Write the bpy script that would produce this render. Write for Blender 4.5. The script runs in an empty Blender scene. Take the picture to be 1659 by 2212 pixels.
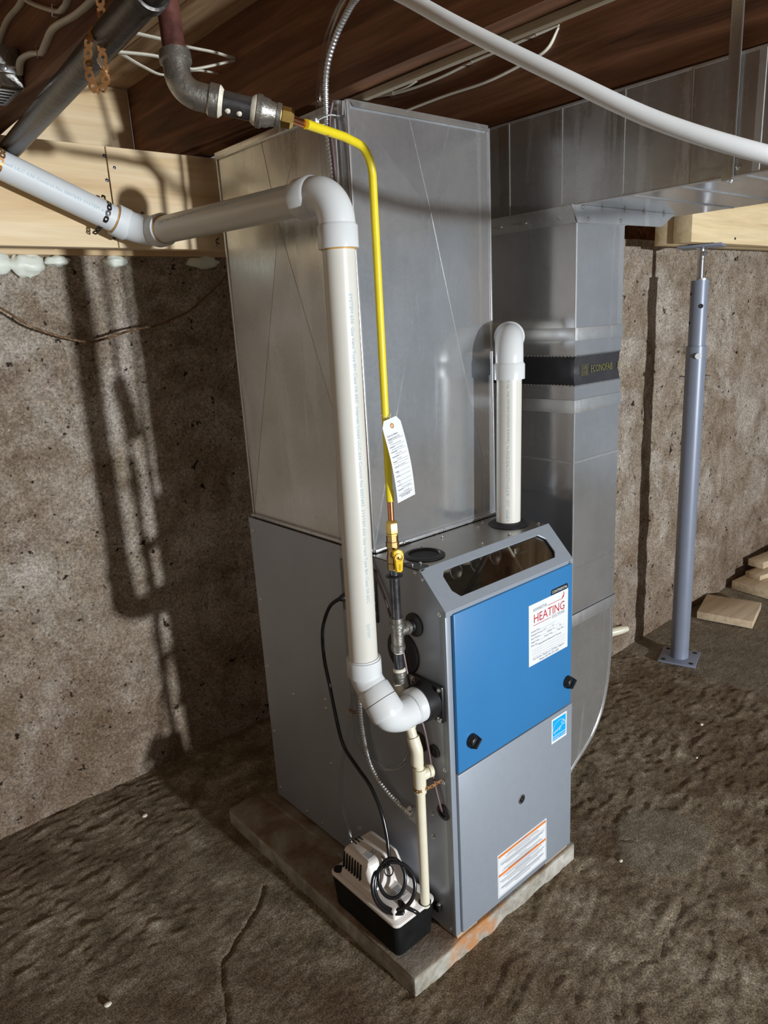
import bpy, bmesh, math, random
from mathutils import Vector, Matrix, noise

random.seed(7)
SC = bpy.context.scene
COL = SC.collection
V = Vector

# ------------------------------------------------------------------ camera, world, lamp, exposure
cam_d = bpy.data.cameras.new('camera')
cam = bpy.data.objects.new('camera', cam_d)
COL.objects.link(cam)
cam_d.sensor_fit = 'VERTICAL'
cam_d.sensor_height = 24.0
cam_d.lens = 24.0 * 1557.7 / 2212.0
cam_d.clip_start = 0.02
cam.matrix_world = (Matrix.Translation((-0.98328, -0.97633, 1.41045))
                    @ Matrix.Rotation(math.radians(-40.50094), 4, 'Z')
                    @ Matrix.Rotation(math.radians(75.09675), 4, 'X')
                    @ Matrix.Rotation(math.radians(-3.24692), 4, 'Z'))
SC.camera = cam

wd = bpy.data.worlds.new('world')
SC.world = wd
wd.use_nodes = True
wd.node_tree.nodes['Background'].inputs[0].default_value = (0.82, 0.93, 1.05, 1)
wd.node_tree.nodes['Background'].inputs[1].default_value = 0.22

ld = bpy.data.lights.new('work_lamp', 'AREA')
ld.shape = 'DISK'
ld.size = 0.16
ld.energy = 395
ld.color = (0.90, 0.965, 1.0)
lamp = bpy.data.objects.new('work_lamp', ld)
COL.objects.link(lamp)
lamp.location = (0.24, -5.7, 0.93)
lamp.rotation_euler = (math.radians(90), 0, 0)

SC.cycles.max_bounces = 8
SC.cycles.diffuse_bounces = 3
SC.cycles.glossy_bounces = 5
SC.cycles.transparent_max_bounces = 12
SC.view_settings.view_transform = 'Standard'
SC.view_settings.look = 'None'
SC.view_settings.gamma = 1.0
SC.view_settings.exposure = 0.0
SC.view_settings.use_curve_mapping = False


# ------------------------------------------------------------------ materials
def nt(name):
    m = bpy.data.materials.new(name)
    m.use_nodes = True
    t = m.node_tree
    return m, t, t.nodes['Principled BSDF']


def N(t, kind, **kw):
    n = t.nodes.new(kind)
    for k, v in kw.items():
        if k.startswith('i_'):
            n.inputs[k[2:].replace('_', ' ')].default_value = v
        else:
            setattr(n, k, v)
    return n


def ramp(t, fac, stops):
    r = N(t, 'ShaderNodeValToRGB')
    cr = r.color_ramp
    while len(cr.elements) < len(stops):
        cr.elements.new(0.5)
    for e, (p, c) in zip(cr.elements, stops):
        e.position = p
        e.color = (*c, 1) if len(c) == 3 else c
    t.links.new(fac, r.inputs[0])
    return r.outputs[0]


def coords(t, scale=(1, 1, 1), rot=(0, 0, 0)):
    tc = N(t, 'ShaderNodeTexCoord')
    mp = N(t, 'ShaderNodeMapping')
    mp.inputs['Scale'].default_value = scale
    mp.inputs['Rotation'].default_value = rot
    t.links.new(tc.outputs['Object'], mp.inputs[0])
    return mp.outputs[0]


def nz(t, vec, scale, detail=6, rough=.6, dist=0):
    n = N(t, 'ShaderNodeTexNoise')
    n.inputs['Scale'].default_value = scale
    n.inputs['Detail'].default_value = detail
    n.inputs['Roughness'].default_value = rough
    n.inputs['Distortion'].default_value = dist
    t.links.new(vec, n.inputs['Vector'])
    return n.outputs['Fac']


def mixc(t, fac, a, b, mode='MIX'):
    m = N(t, 'ShaderNodeMix', data_type='RGBA', blend_type=mode)
    for s, v in ((m.inputs[0], fac), (m.inputs[6], a), (m.inputs[7], b)):
        if isinstance(v, (int, float)):
            s.default_value = v
        elif isinstance(v, tuple):
            s.default_value = (*v, 1) if len(v) == 3 else v
        else:
            t.links.new(v, s)
    return m.outputs[2]


def math_(t, op, a, b=None, clamp=False):
    m = N(t, 'ShaderNodeMath', operation=op, use_clamp=clamp)
    for s, v in ((m.inputs[0], a), (m.inputs[1], b)):
        if v is None:
            continue
        if isinstance(v, (int, float)):
            s.default_value = v
        else:
            t.links.new(v, s)
    return m.outputs[0]


def bump(t, p, h, strength=.5, dist=.01):
    b = N(t, 'ShaderNodeBump')
    b.inputs['Strength'].default_value = strength
    b.inputs['Distance'].default_value = dist
    t.links.new(h, b.inputs['Height'])
    t.links.new(b.outputs[0], p.inputs['Normal'])


def plain(name, col, rough=.5, metal=0.0, var=.08, vs=25, bmp=0.0, bs=200, spec=.5):
    m, t, p = nt(name)
    v = coords(t)
    f = nz(t, v, vs, 5)
    lo = tuple(c * (1 - var) for c in col)
    hi = tuple(min(1, c * (1 + var)) for c in col)
    t.links.new(ramp(t, f, [(.3, lo), (.7, hi)]), p.inputs['Base Color'])
    p.inputs['Roughness'].default_value = rough
    p.inputs['Metallic'].default_value = metal
    p.inputs['Specular IOR Level'].default_value = spec
    if bmp:
        bump(t, p, nz(t, v, bs, 3), bmp, .002)
    return m


def galvanized(name, col=(.66, .67, .69), r0=.11, r1=.20, warp=.03, metal=.82):
    m, t, p = nt(name)
    v = coords(t)
    vs = coords(t, (60, 60, 3))
    sp = N(t, 'ShaderNodeTexVoronoi')
    sp.inputs['Scale'].default_value = 90
    t.links.new(v, sp.inputs['Vector'])
    f = nz(t, v, 7, 6, .65)
    c = ramp(t, f, [(.25, tuple(x * .84 for x in col)), (.75, tuple(min(1, x * 1.06) for x in col))])
    flecks = nz(t, v, 420, 2)
    c = mixc(t, ramp(t, flecks, [(.62, (0, 0, 0)), (.70, (.6, .6, .6))]), c, (.90, .91, .93))
    scr = ramp(t, nz(t, coords(t, (230, 230, 9)), 1.0, 3, .6), [(.66, (0, 0, 0)), (.74, (1, 1, 1))])
    wipe = ramp(t, nz(t, coords(t, (9, 9, .8)), 1.0, 4, .6, .8), [(.57, (0, 0, 0)), (.62, (1, 1, 1))])
    c = mixc(t, math_(t, 'MULTIPLY', scr, .30), c, (.88, .89, .91))
    c = mixc(t, math_(t, 'MULTIPLY', wipe, .22), c, (.86, .88, .91))
    t.links.new(c, p.inputs['Base Color'])
    p.inputs['Metallic'].default_value = metal
    s = nz(t, vs, 1.0, 4)
    rr = math_(t, 'ADD', math_(t, 'MULTIPLY', s, (r1 - r0)), r0)
    rr = math_(t, 'ADD', rr, math_(t, 'MULTIPLY', sp.outputs['Distance'], .05))
    rr = math_(t, 'ADD', rr, math_(t, 'MULTIPLY', math_(t, 'ADD', scr, wipe), .07))
    t.links.new(rr, p.inputs['Roughness'])
    bump(t, p, nz(t, v, 4, 3, .5), warp, .05)
    return m


def concrete(name):
    m, t, p = nt(name)
    v = coords(t)
    big = nz(t, v, 1.9, 4, .55, .5)
    mid = nz(t, v, 8, 7, .72, .5)
    fine = nz(t, v, 120, 5, .85)
    pale = nz(t, v, 3.4, 7, .68, .6)
    c = ramp(t, mid, [(.28, (.24, .185, .135)), (.42, (.40, .33, .265)), (.55, (.54, .47, .405)), (.68, (.68, .625, .57)), (.82, (.80, .765, .73))])
    c = mixc(t, ramp(t, big, [(.48, (0, 0, 0)), (.70, (.55, .55, .55))]), c, (.33, .24, .17))
    c = mixc(t, ramp(t, pale, [(.50, (0, 0, 0)), (.66, (.75, .75, .75))]), c, (.84, .80, .78))
    c = mixc(t, ramp(t, nz(t, v, 5.5, 5, .6, .4), [(.60, (0, 0, 0)), (.72, (.6, .6, .6))]), c, (.22, .13, .10))
    c = mixc(t, .75, c, ramp(t, fine, [(.38, (.30, .27, .245)), (.50, (.82, .80, .78)), (.62, (1.5, 1.46, 1.42))]), 'MULTIPLY')
    wv = mixc(t, .035, v, nz(t, v, 30, 3))
    vo = N(t, 'ShaderNodeTexVoronoi')
    vo.inputs['Scale'].default_value = 34
    t.links.new(wv, vo.inputs['Vector'])
    sepc = N(t, 'ShaderNodeSeparateColor')
    t.links.new(vo.outputs['Color'], sepc.inputs[0])
    size = math_(t, 'MULTIPLY', sepc.outputs[0], .36)
    peb = math_(t, 'LESS_THAN', vo.outputs['Distance'], math_(t, 'SUBTRACT', size, .16))
    pc = ramp(t, sepc.outputs[1], [(0, (.16, .13, .13)), (.4, (.42, .37, .31)), (.7, (.62, .58, .52)), (1, (.32, .20, .15))])
    c = mixc(t, math_(t, 'MULTIPLY', peb, .55), c, pc)
    vo2 = N(t, 'ShaderNodeTexVoronoi')
    vo2.inputs['Scale'].default_value = 105
    t.links.new(wv, vo2.inputs['Vector'])
    sep2 = N(t, 'ShaderNodeSeparateColor')
    t.links.new(vo2.outputs['Color'], sep2.inputs[0])
    gr = math_(t, 'LESS_THAN', vo2.outputs['Distance'], math_(t, 'SUBTRACT', math_(t, 'MULTIPLY', sep2.outputs[0], .5), .20))
    c = mixc(t, math_(t, 'MULTIPLY', gr, .75), c, ramp(t, sep2.outputs[1], [(0, (.10, .08, .07)), (.45, (.40, .34, .28)), (.75, (.75, .71, .66)), (1, (.85, .80, .74))]))
    tcz = N(t, 'ShaderNodeTexCoord')
    sz = N(t, 'ShaderNodeSeparateXYZ')
    t.links.new(tcz.outputs['Object'], sz.inputs[0])
    damp = math_(t, 'ADD', sz.outputs[2], math_(t, 'MULTIPLY', nz(t, v, 3, 6, .65, .4), .9))
    c = mixc(t, ramp(t, damp, [(.62, (.62, .62, .62)), (.95, (0, 0, 0))]), c, mixc(t, .75, c, (.42, .29, .19), 'MULTIPLY'))
    c = mixc(t, 1.0, c, (1.22, 1.165, 1.09), 'MULTIPLY')
    pit = ramp(t, nz(t, v, 21, 6, .62, .15), [(.315, (.10, .085, .07)), (.345, (1, 1, 1))])
    hol = mixc(t, 1.0, ramp(t, nz(t, v, 48, 4, .55), [(.29, (.12, .10, .09)), (.36, (1, 1, 1))]), pit, 'MULTIPLY')
    c = mixc(t, 1.0, c, hol, 'MULTIPLY')
    t.links.new(c, p.inputs['Base Color'])
    p.inputs['Roughness'].default_value = .95
    p.inputs['Specular IOR Level'].default_value = .15
    h = math_(t, 'ADD', math_(t, 'MULTIPLY', fine, .8), math_(t, 'MULTIPLY', mid, 1.2))
    h = math_(t, 'ADD', h, math_(t, 'MULTIPLY', peb, .10))
    h = math_(t, 'ADD', h, math_(t, 'MULTIPLY', hol, .45))
    bump(t, p, h, 1.0, .014)
    return m


def floor_mat():
    m, t, p = nt('rough_basement_concrete')
    v = coords(t)
    mid = nz(t, v, 13, 7, .75, .3)
    fine = nz(t, v, 240, 4, .8)
    big = nz(t, v, 2.6, 6, .65, .6)
    c = ramp(t, mid, [(.30, (.17, .13, .085)), (.46, (.335, .268, .185)), (.58, (.50, .42, .315)), (.72, (.78, .70, .58))])
    c = mixc(t, ramp(t, big, [(.46, (0, 0, 0)), (.60, (.7, .7, .7))]), c, (.20, .132, .08))
    a = N(t, 'ShaderNodeAttribute', attribute_name='pale_screed')
    pal = ramp(t, nz(t, v, 20, 7, .7), [(.35, (.28, .24, .18)), (.65, (.47, .415, .335))])
    c = mixc(t, math_(t, 'MULTIPLY', a.outputs['Fac'], .6), c, pal)
    c = mixc(t, .8, c, ramp(t, fine, [(.38, (.26, .24, .21)), (.50, (.85, .83, .8)), (.62, (1.75, 1.68, 1.58))]), 'MULTIPLY')
    t.links.new(c, p.inputs['Base Color'])
    p.inputs['Roughness'].default_value = .95
    p.inputs['Specular IOR Level'].default_value = .12
    h = math_(t, 'ADD', math_(t, 'MULTIPLY', fine, .5), math_(t, 'MULTIPLY', nz(t, coords(t, (22, 44, 20)), 2.0, 8, .75, .4), .45))
    h = math_(t, 'ADD', h, math_(t, 'MULTIPLY', nz(t, v, 85, 5, .7), .55))
    bump(t, p, h, 1.0, .013)
    return m


def wood(name, stops, axis='X', scale=1.0, rough=.6, knots=False, bmp=.25):
    m, t, p = nt(name)
    s = {'X': (1.2, 22, 22), 'Y': (22, 1.2, 22), 'Z': (22, 22, 1.2)}[axis]
    v = coords(t, tuple(k * scale for k in s))
    g = nz(t, v, 1.3, 7, .6, .9)
    g2 = nz(t, v, 6, 4, .6)
    c = ramp(t, g, stops)
    c = mixc(t, .25, c, ramp(t, g2, [(.3, (.6, .55, .5)), (.65, (1.15, 1.12, 1.1))]), 'MULTIPLY')
    if knots:
        vo = N(t, 'ShaderNodeTexVoronoi')
        vo.inputs['Scale'].default_value = 5.2
        t.links.new(coords(t, (1, .3, 1)), vo.inputs['Vector'])
        k = ramp(t, vo.outputs['Distance'], [(.05, (1, 1, 1)), (.085, (0, 0, 0))])
        c = mixc(t, math_(t, 'MULTIPLY', k, .6), c, (.34, .15, .06))
    t.links.new(c, p.inputs['Base Color'])
    p.inputs['Roughness'].default_value = rough
    p.inputs['Specular IOR Level'].default_value = .25
    bump(t, p, g, bmp, .004)
    return m


def clear(name, tint, gloss=.12, rough=.05):
    m = bpy.data.materials.new(name)
    m.use_nodes = True
    t = m.node_tree
    t.nodes.clear()
    o = N(t, 'ShaderNodeOutputMaterial')
    tr = N(t, 'ShaderNodeBsdfTransparent')
    tr.inputs[0].default_value = (*tint, 1)
    gl = N(t, 'ShaderNodeBsdfGlossy')
    gl.inputs['Roughness'].default_value = rough
    lw = N(t, 'ShaderNodeFresnel')
    lw.inputs[0].default_value = 1.35
    n = nz(t, coords(t), 14, 3)
    f = math_(t, 'ADD', math_(t, 'MULTIPLY', lw.outputs[0], .45), math_(t, 'MULTIPLY', n, gloss), True)
    mx = N(t, 'ShaderNodeMixShader')
    t.links.new(f, mx.inputs[0])
    t.links.new(tr.outputs[0], mx.inputs[1])
    t.links.new(gl.outputs[0], mx.inputs[2])
    t.links.new(mx.outputs[0], o.inputs[0])
    return m


def pad_mat():
    m, t, p = nt('stained_concrete_pad')
    v = coords(t)
    mid = nz(t, v, 14, 8, .7, .3)
    c = ramp(t, mid, [(.3, (.17, .145, .11)), (.5, (.36, .33, .28)), (.72, (.62, .60, .55))])
    # rust and moss stains along the front and left rim, shapes of their own
    tc = N(t, 'ShaderNodeTexCoord')
    sx = N(t, 'ShaderNodeSeparateXYZ')
    t.links.new(tc.outputs['Object'], sx.inputs[0])
    st = nz(t, v, 7, 6, .65, .5)
    top = math_(t, 'GREATER_THAN', sx.outputs[2], -.018)
    c = mixc(t, math_(t, 'MULTIPLY', top, .8), c, ramp(t, st, [(.32, (.085, .042, .02)), (.47, (.19, .11, .06)), (.56, (.24, .20, .155)), (.7, (.36, .33, .28))]))
    xr = ramp(t, math_(t, 'ADD', sx.outputs[0], math_(t, 'MULTIPLY', st, .25)), [(.10, (0, 0, 0)), (.16, (1, 1, 1)), (.25, (1, 1, 1)), (.30, (0, 0, 0))])
    yr = math_(t, 'LESS_THAN', sx.outputs[1], .03)
    zr = ramp(t, math_(t, 'ADD', sx.outputs[2], math_(t, 'MULTIPLY', st, .05)), [(0, (1, 1, 1)), (.02, (1, 1, 1))])
    c = mixc(t, math_(t, 'MULTIPLY', math_(t, 'MULTIPLY', xr, yr), ramp(t, nz(t, v, 16, 5), [(.42, (0, 0, 0)), (.55, (.85, .85, .85))])), c, (.48, .19, .045))
    c = mixc(t, ramp(t, nz(t, v, 5, 5), [(.60, (0, 0, 0)), (.72, (.6, .6, .6))]), c, (.33, .25, .10))
    t.links.new(c, p.inputs['Base Color'])
    p.inputs['Roughness'].default_value = .9
    bump(t, p, math_(t, 'ADD', nz(t, v, 90, 5, .7), mid), .5, .006)
    return m


M = {}
M['conc'] = concrete('old_pebbly_concrete')
M['floor'] = floor_mat()
M['pad'] = pad_mat()
M['galv'] = galvanized('galvanized_sheet')
M['galv2'] = galvanized('dull_galvanized_sheet', (.60, .60, .59), .15, .28, .04)
M['galvz'] = galvanized('zinc_strip', (.70, .71, .73), .22, .38, .02)
M['zinc'] = plain('zinc_screw', (.75, .75, .76), .25, 1)
M['silver'] = plain('silver_grey_paint', (.325, .36, .415), .42, .30, .03, 60)
M['side'] = plain('dark_silver_steel', (.40, .435, .50), .38, .5, .04, 8)
M['toppan'] = plain('bare_steel_top', (.45, .44, .42), .34, .85, .06, 12)
M['blue'] = plain('blue_paint', (.032, .185, .43), .38, .0, .03, 8)
M['pvc'] = plain('cream_white_pvc', (.68, .66, .605), .32, 0, .03, 10)
M['pvcw'] = plain('bright_white_pvc', (.70, .715, .73), .25, 0, .02, 10)
M['pex'] = plain('white_pex', (.86, .88, .90), .5, 0, .03, 14)
M['pvcb'] = plain('bluish_white_pvc', (.70, .725, .75), .50, 0, .03, 10)
M['cpvc'] = plain('cream_cpvc', (.78, .72, .56), .33, 0, .05, 20)
M['glue'] = plain('orange_primer', (.55, .28, .06), .4, 0, .3, 40)
M['ink'] = plain('pale_blue_ink', (.34, .49, .59), .6)
M['black'] = plain('black_plastic', (.012, .012, .013), .35, 0, .2)
M['rubber'] = plain('black_rubber', (.015, .015, .016), .5, 0, .2)
M['cord'] = plain('black_cord', (.012, .012, .014), .22)
M['tank'] = plain('black_tank_plastic', (.007, .007, .007), .6, 0, .5, 20, .3, 40, .18)
M['pumpw'] = plain('off_white_pump_plastic', (.78, .72, .68), .4, 0, .03, 12)
M['dark'] = plain('shade_black', (.01, .01, .01), .8)  # near-black colour put in for the shade inside holes, slots and gaps
M['yellow'] = plain('yellow_pipe_coat', (.83, .66, .02), .38, 0, .05, 20)
M['yhandle'] = plain('yellow_handle', (.80, .52, .01), .4)
M['copper'] = plain('copper', (.72, .30, .15), .28, 1, .1)
M['brass'] = plain('brass', (.66, .45, .14), .3, 1, .12, 60)
M['bronze'] = plain('dull_brass', (.42, .28, .12), .38, 1, .2, 60)
M['iron'] = plain('black_iron_pipe', (.16, .165, .185), .24, .9, .5, 30, .2, 120)
M['castiron'] = plain('grey_malleable_iron', (.36, .345, .32), .38, .9, .25, 50, .5, 160)
M['rediron'] = plain('red_brown_iron', (.13, .048, .040), .42, .3, .45, 40, .4, 100)
M['oldpipe'] = plain('old_black_steel', (.035, .028, .026), .35, .5, .6, 14, .3, 80)
M['dope'] = plain('pipe_dope', (.72, .67, .56), .6, 0, .2, 60)
M['jack'] = plain('blue_grey_paint', (.235, .26, .335), .4, .15, .04)
M['steel'] = plain('bright_steel', (.62, .62, .62), .3, 1, .1)
M['paper'] = plain('white_paper', (.74, .75, .77), .5, 0, .02)
M['inkb'] = plain('black_ink', (.03, .03, .04), .6)
M['inkg'] = plain('grey_ink', (.20, .21, .25), .6)
M['inkr'] = plain('red_ink', (.52, .02, .03), .5)
M['inko'] = plain('orange_ink', (.72, .19, .03), .5)
M['cyan'] = plain('cyan_ink', (.0, .38, .80), .4)
M['canvas'] = plain('black_canvas', (.022, .021, .026), .6, 0, .25, 15, .3, 300)
M['olive'] = plain('olive_ink', (.15, .135, .03), .7)
M['nm'] = plain('cream_cable', (.74, .70, .60), .45, 0, .08)
M['strapcu'] = plain('copper_strap', (.43, .21, .08), .45, .6, .3, 60)
M['tie'] = plain('white_nylon', (.8, .82, .84), .4)
M['wirep'] = plain('brown_wire', (.12, .07, .075), .45)
M['rope'] = plain('bare_stranded_wire', (.19, .11, .055), .5, .3, .3, 60)
M['foam'] = plain('spray_foam', (.84, .87, .78), .4, 0, .06, 30, .3, 40)
M['joist'] = wood('dark_old_joist', [(.3, (.085, .04, .021)), (.5, (.20, .092, .05)), (.7, (.33, .165, .09))], 'Y', 1, .7, False, .5)
M['plank'] = wood('old_subfloor', [(.3, (.28, .17, .09)), (.5, (.50, .34, .20)), (.7, (.66, .49, .32))], 'Y', .7, .7)
M['lath'] = wood('pale_lath', [(.3, (.34, .28, .20)), (.7, (.55, .48, .36))], 'Y', 1, .6)
M['pine'] = wood('new_spruce', [(.3, (.62, .43, .24)), (.5, (.76, .58, .36)), (.7, (.84, .69, .48))], 'X', .45, .5, True, .05)
M['pine2'] = wood('new_spruce_beam', [(.3, (.62, .45, .24)), (.5, (.78, .62, .38)), (.7, (.85, .72, .48))], 'X', .6, .5, False, .05)
M['offcut'] = wood('sawn_offcut', [(.3, (.50, .38, .25)), (.5, (.66, .52, .36)), (.7, (.76, .62, .43))], 'X', .8, .6, False, .1)
M['shim'] = wood('plywood_shim', [(.3, (.35, .20, .10)), (.7, (.60, .42, .26))], 'X', 2, .6)
M['vinyl'] = clear('clear_vinyl', (.955, .96, .965), .06, .10)
M['pane'] = clear('sight_glass', (.88, .87, .84), .03, .03)
M['firebox'] = plain('burner_box_steel', (.36, .33, .28), .5, .2, .4, 18)


# ------------------------------------------------------------------ geometry helpers
def frames(path):
    P = [V(p) for p in path]
    T = []
    for i in range(len(P)):
        a = P[max(0, i - 1)]
        b = P[min(len(P) - 1, i + 1)]
        d = b - a
        T.append(d.normalized() if d.length > 1e-9 else V((0, 0, 1)))
    up = V((0, 0, 1)) if abs(T[0].z) < .9 else V((1, 0, 0))
    n = (up - T[0] * up.dot(T[0])).normalized()
    F = []
    for i, t in enumerate(T):
        if i:
            n = n - t * n.dot(t)
            if n.length < 1e-6:
                n = t.orthogonal()
            n.normalize()
        F.append((P[i], t, n, t.cross(n)))
    return F


def smooth(pts, k=6):
    P = [V(p) for p in pts]
    Q = [P[0] * 2 - P[1]] + P + [P[-1] * 2 - P[-2]]
    out = []
    for i in range(1, len(Q) - 2):
        a, b, c, d = Q[i - 1:i + 3]
        for j in range(k):
            s = j / k
            out.append(.5 * ((2 * b) + (c - a) * s + (2 * a - 5 * b + 4 * c - d) * s * s + (3 * b - a - 3 * c + d) * s ** 3))
    out.append(P[-1])
    return out


def fillet(pts, rad, seg=10):
    P = [V(p) for p in pts]
    out = [P[0]]
    for i in range(1, len(P) - 1):
        a, b, c = P[i - 1:i + 2]
        u, w = (a - b).normalized(), (c - b).normalized()
        ang = u.angle(w)
        d = min(rad / math.tan(ang / 2), .49 * (a - b).length if i > 1 else .98 * (a - b).length, .98 * (c - b).length)
        r = d * math.tan(ang / 2)
        ctr = b + (u + w).normalized() * (r / math.sin(ang / 2))
        s, e = b + u * d - ctr, b + w * d - ctr
        th = s.angle(e)
        for j in range(seg + 1):
            q = j / seg
            out.append(ctr + (s * math.sin((1 - q) * th) + e * math.sin(q * th)) / math.sin(th))
    out.append(P[-1])
    return out


class MB:
    def __init__(self):
        self.v, self.f = [], []

    def add(self, vs, fs):
        o = len(self.v)
        self.v += [tuple(p) for p in vs]
        self.f += [tuple(i + o for i in f) for f in fs]
        return self

    def box(self, lo, hi):
        (a, b, c), (d, e, g) = lo, hi
        return self.add([(a, b, c), (d, b, c), (d, e, c), (a, e, c), (a, b, g), (d, b, g), (d, e, g), (a, e, g)],
                        [(3, 2, 1, 0), (4, 5, 6, 7), (0, 1, 5, 4), (1, 2, 6, 5), (2, 3, 7, 6), (3, 0, 4, 7)])

    def hexa(self, lo4, hi4):
        return self.add(list(lo4) + list(hi4), [(3, 2, 1, 0), (4, 5, 6, 7), (0, 1, 5, 4), (1, 2, 6, 5), (2, 3, 7, 6), (3, 0, 4, 7)])

    def prism(self, poly, fn, t0, t1):
        n = len(poly)
        vs = [fn(a, b, t0) for a, b in poly] + [fn(a, b, t1) for a, b in poly]
        fs = [tuple(range(n))[::-1], tuple(range(n, 2 * n))] + [(i, (i + 1) % n, n + (i + 1) % n, n + i) for i in range(n)]
        return self.add(vs, fs)

    def ringprism(self, outer, inner, fn, t0, t1):
        n = len(outer)
        vs = [fn(a, b, t) for t in (t0, t1) for ring in (outer, inner) for a, b in ring]
        fs = []
        for i in range(n):
            j = (i + 1) % n
            fs += [(i, n + i, n + j, j), (2 * n + i, 2 * n + j, 3 * n + j, 3 * n + i), (i, j, 2 * n + j, 2 * n + i), (n + j, n + i, 3 * n + i, 3 * n + j)]
        return self.add(vs, fs)

    def tube(self, path, r, n=12, cap=True, flat=1.0):
        F = frames(path)
        rs = r if isinstance(r, (list, tuple)) else [r] * len(F)
        vs, fs = [], []
        for (p, t, a, b), q in zip(F, rs):
            for k in range(n):
                th = 2 * math.pi * k / n
                vs.append(p + a * (q * math.cos(th) * flat) + b * (q * math.sin(th)))
        for i in range(len(F) - 1):
            for k in range(n):
                k2 = (k + 1) % n
                fs.append((i * n + k, i * n + k2, (i + 1) * n + k2, (i + 1) * n + k))
        if cap:
            fs.append(tuple(range(n))[::-1])
            fs.append(tuple((len(F) - 1) * n + k for k in range(n)))
        return self.add(vs, fs)

    def lathe(self, prof, o, ax, n=24, cap=True):
        ax = V(ax).normalized()
        a = ax.orthogonal().normalized()
        b = ax.cross(a)
        o = V(o)
        vs, fs = [], []
        for r, h in prof:
            for k in range(n):
                th = 2 * math.pi * k / n
                vs.append(o + ax * h + (a * math.cos(th) + b * math.sin(th)) * r)
        for i in range(len(prof) - 1):
            for k in range(n):
                k2 = (k + 1) % n
                fs.append((i * n + k, i * n + k2, (i + 1) * n + k2, (i + 1) * n + k))
        if cap:
            fs.append(tuple(range(n))[::-1])
            fs.append(tuple((len(prof) - 1) * n + k for k in range(n)))
        return self.add(vs, fs)

    def text(self, s, fn, size, align='LEFT', shear=0.0, width=None):
        c = bpy.data.curves.new('t', 'FONT')
        c.body = s
        c.size = size
        c.align_x = align
        c.resolution_u = 2
        c.shear = shear
        o = bpy.data.objects.new('t', c)
        me = bpy.data.meshes.new_from_object(o)
        vs = [tuple(v.co) for v in me.vertices]
        k = 1.0
        if width and vs:
            xs = [p[0] for p in vs]
            k = width / max(1e-6, max(xs) - min(xs))
        self.add([fn(p[0] * k, p[1]) for p in vs], [tuple(f.vertices) for f in me.polygons])
        bpy.data.objects.remove(o)
        bpy.data.curves.remove(c)
        bpy.data.meshes.remove(me)
        return self

    def mesh(self, name, mat, angle=35, bevel=0, seg=2):
        me = bpy.data.meshes.new(name)
        me.from_pydata(self.v, [], self.f)
        if bevel:
            bm = bmesh.new()
            bm.from_mesh(me)
            bmesh.ops.recalc_face_normals(bm, faces=bm.faces)
            es = [e for e in bm.edges if len(e.link_faces) == 2 and e.calc_face_angle(0) > .45]
            bmesh.ops.bevel(bm, geom=es, offset=bevel, segments=seg, profile=.5, affect='EDGES', clamp_overlap=True)
            bm.to_mesh(me)
            bm.free()
        else:
            bm = bmesh.new()
            bm.from_mesh(me)
            bmesh.ops.recalc_face_normals(bm, faces=bm.faces)
            bm.to_mesh(me)
            bm.free()
        me.materials.append(M[mat])
        if angle:
            me.polygons.foreach_set('use_smooth', [True] * len(me.polygons))
            me.set_sharp_from_angle(angle=math.radians(angle))
        return me

    def build(self, name, mat, parent=None, **kw):
        return link(name, self.mesh(name, mat, **kw), parent)


WORLD = {}


def link(name, me, parent=None, mw=None):
    o = bpy.data.objects.new(name, me)
    COL.objects.link(o)
    mw = mw or Matrix.Identity(4)
    WORLD[o.name] = mw
    o.matrix_basis = mw
    if parent:
        o.parent = parent
        o.matrix_parent_inverse = WORLD[parent.name].inverted()
    return o


def tag(o, label, cat=None, group=None, kind=None):
    o['label'] = label
    if cat:
        o['category'] = cat
    if group:
        o['group'] = group
    if kind:
        o['kind'] = kind
    return o


def thing(name, label, cat, loc=(0, 0, 0), group=None):
    o = link(name, None, None, Matrix.Translation(loc))
    o.empty_display_size = .05
    return tag(o, label, cat, group)


def struct(o, label=None):
    o['kind'] = 'structure'
    if label:
        o['label'] = label
    return o


XZ = lambda y0: (lambda a, b, t: (a, t, b))      # polygon in x-z, extruded in y
YZ = lambda: (lambda a, b, t: (t, a, b))         # polygon in y-z, extruded in x
XY = lambda: (lambda a, b, t: (a, b, t))
fXZ, fYZ, fXY = XZ(0), YZ(), XY()

_scr = {}


def screw(loc, nrm, parent, r=.0045, mat='zinc', name='screw'):
    key = (round(r, 4), mat)
    if key not in _scr:
        b = MB()
        b.lathe([(r * 1.25, 0), (r * 1.25, r * .25), (r * .8, r * .3)], (0, 0, 0), (0, 0, 1), 12)
        b.lathe([(r * .78, r * .25), (r * .78, r * .95), (r * .6, r * 1.05)], (0, 0, 0), (0, 0, 1), 6)
        _scr[key] = b.mesh(name, mat)
    q = V(nrm).to_track_quat('Z', 'Y').to_matrix().to_4x4()
    return link(name, _scr[key], parent, Matrix.Translation(loc) @ q)


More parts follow.
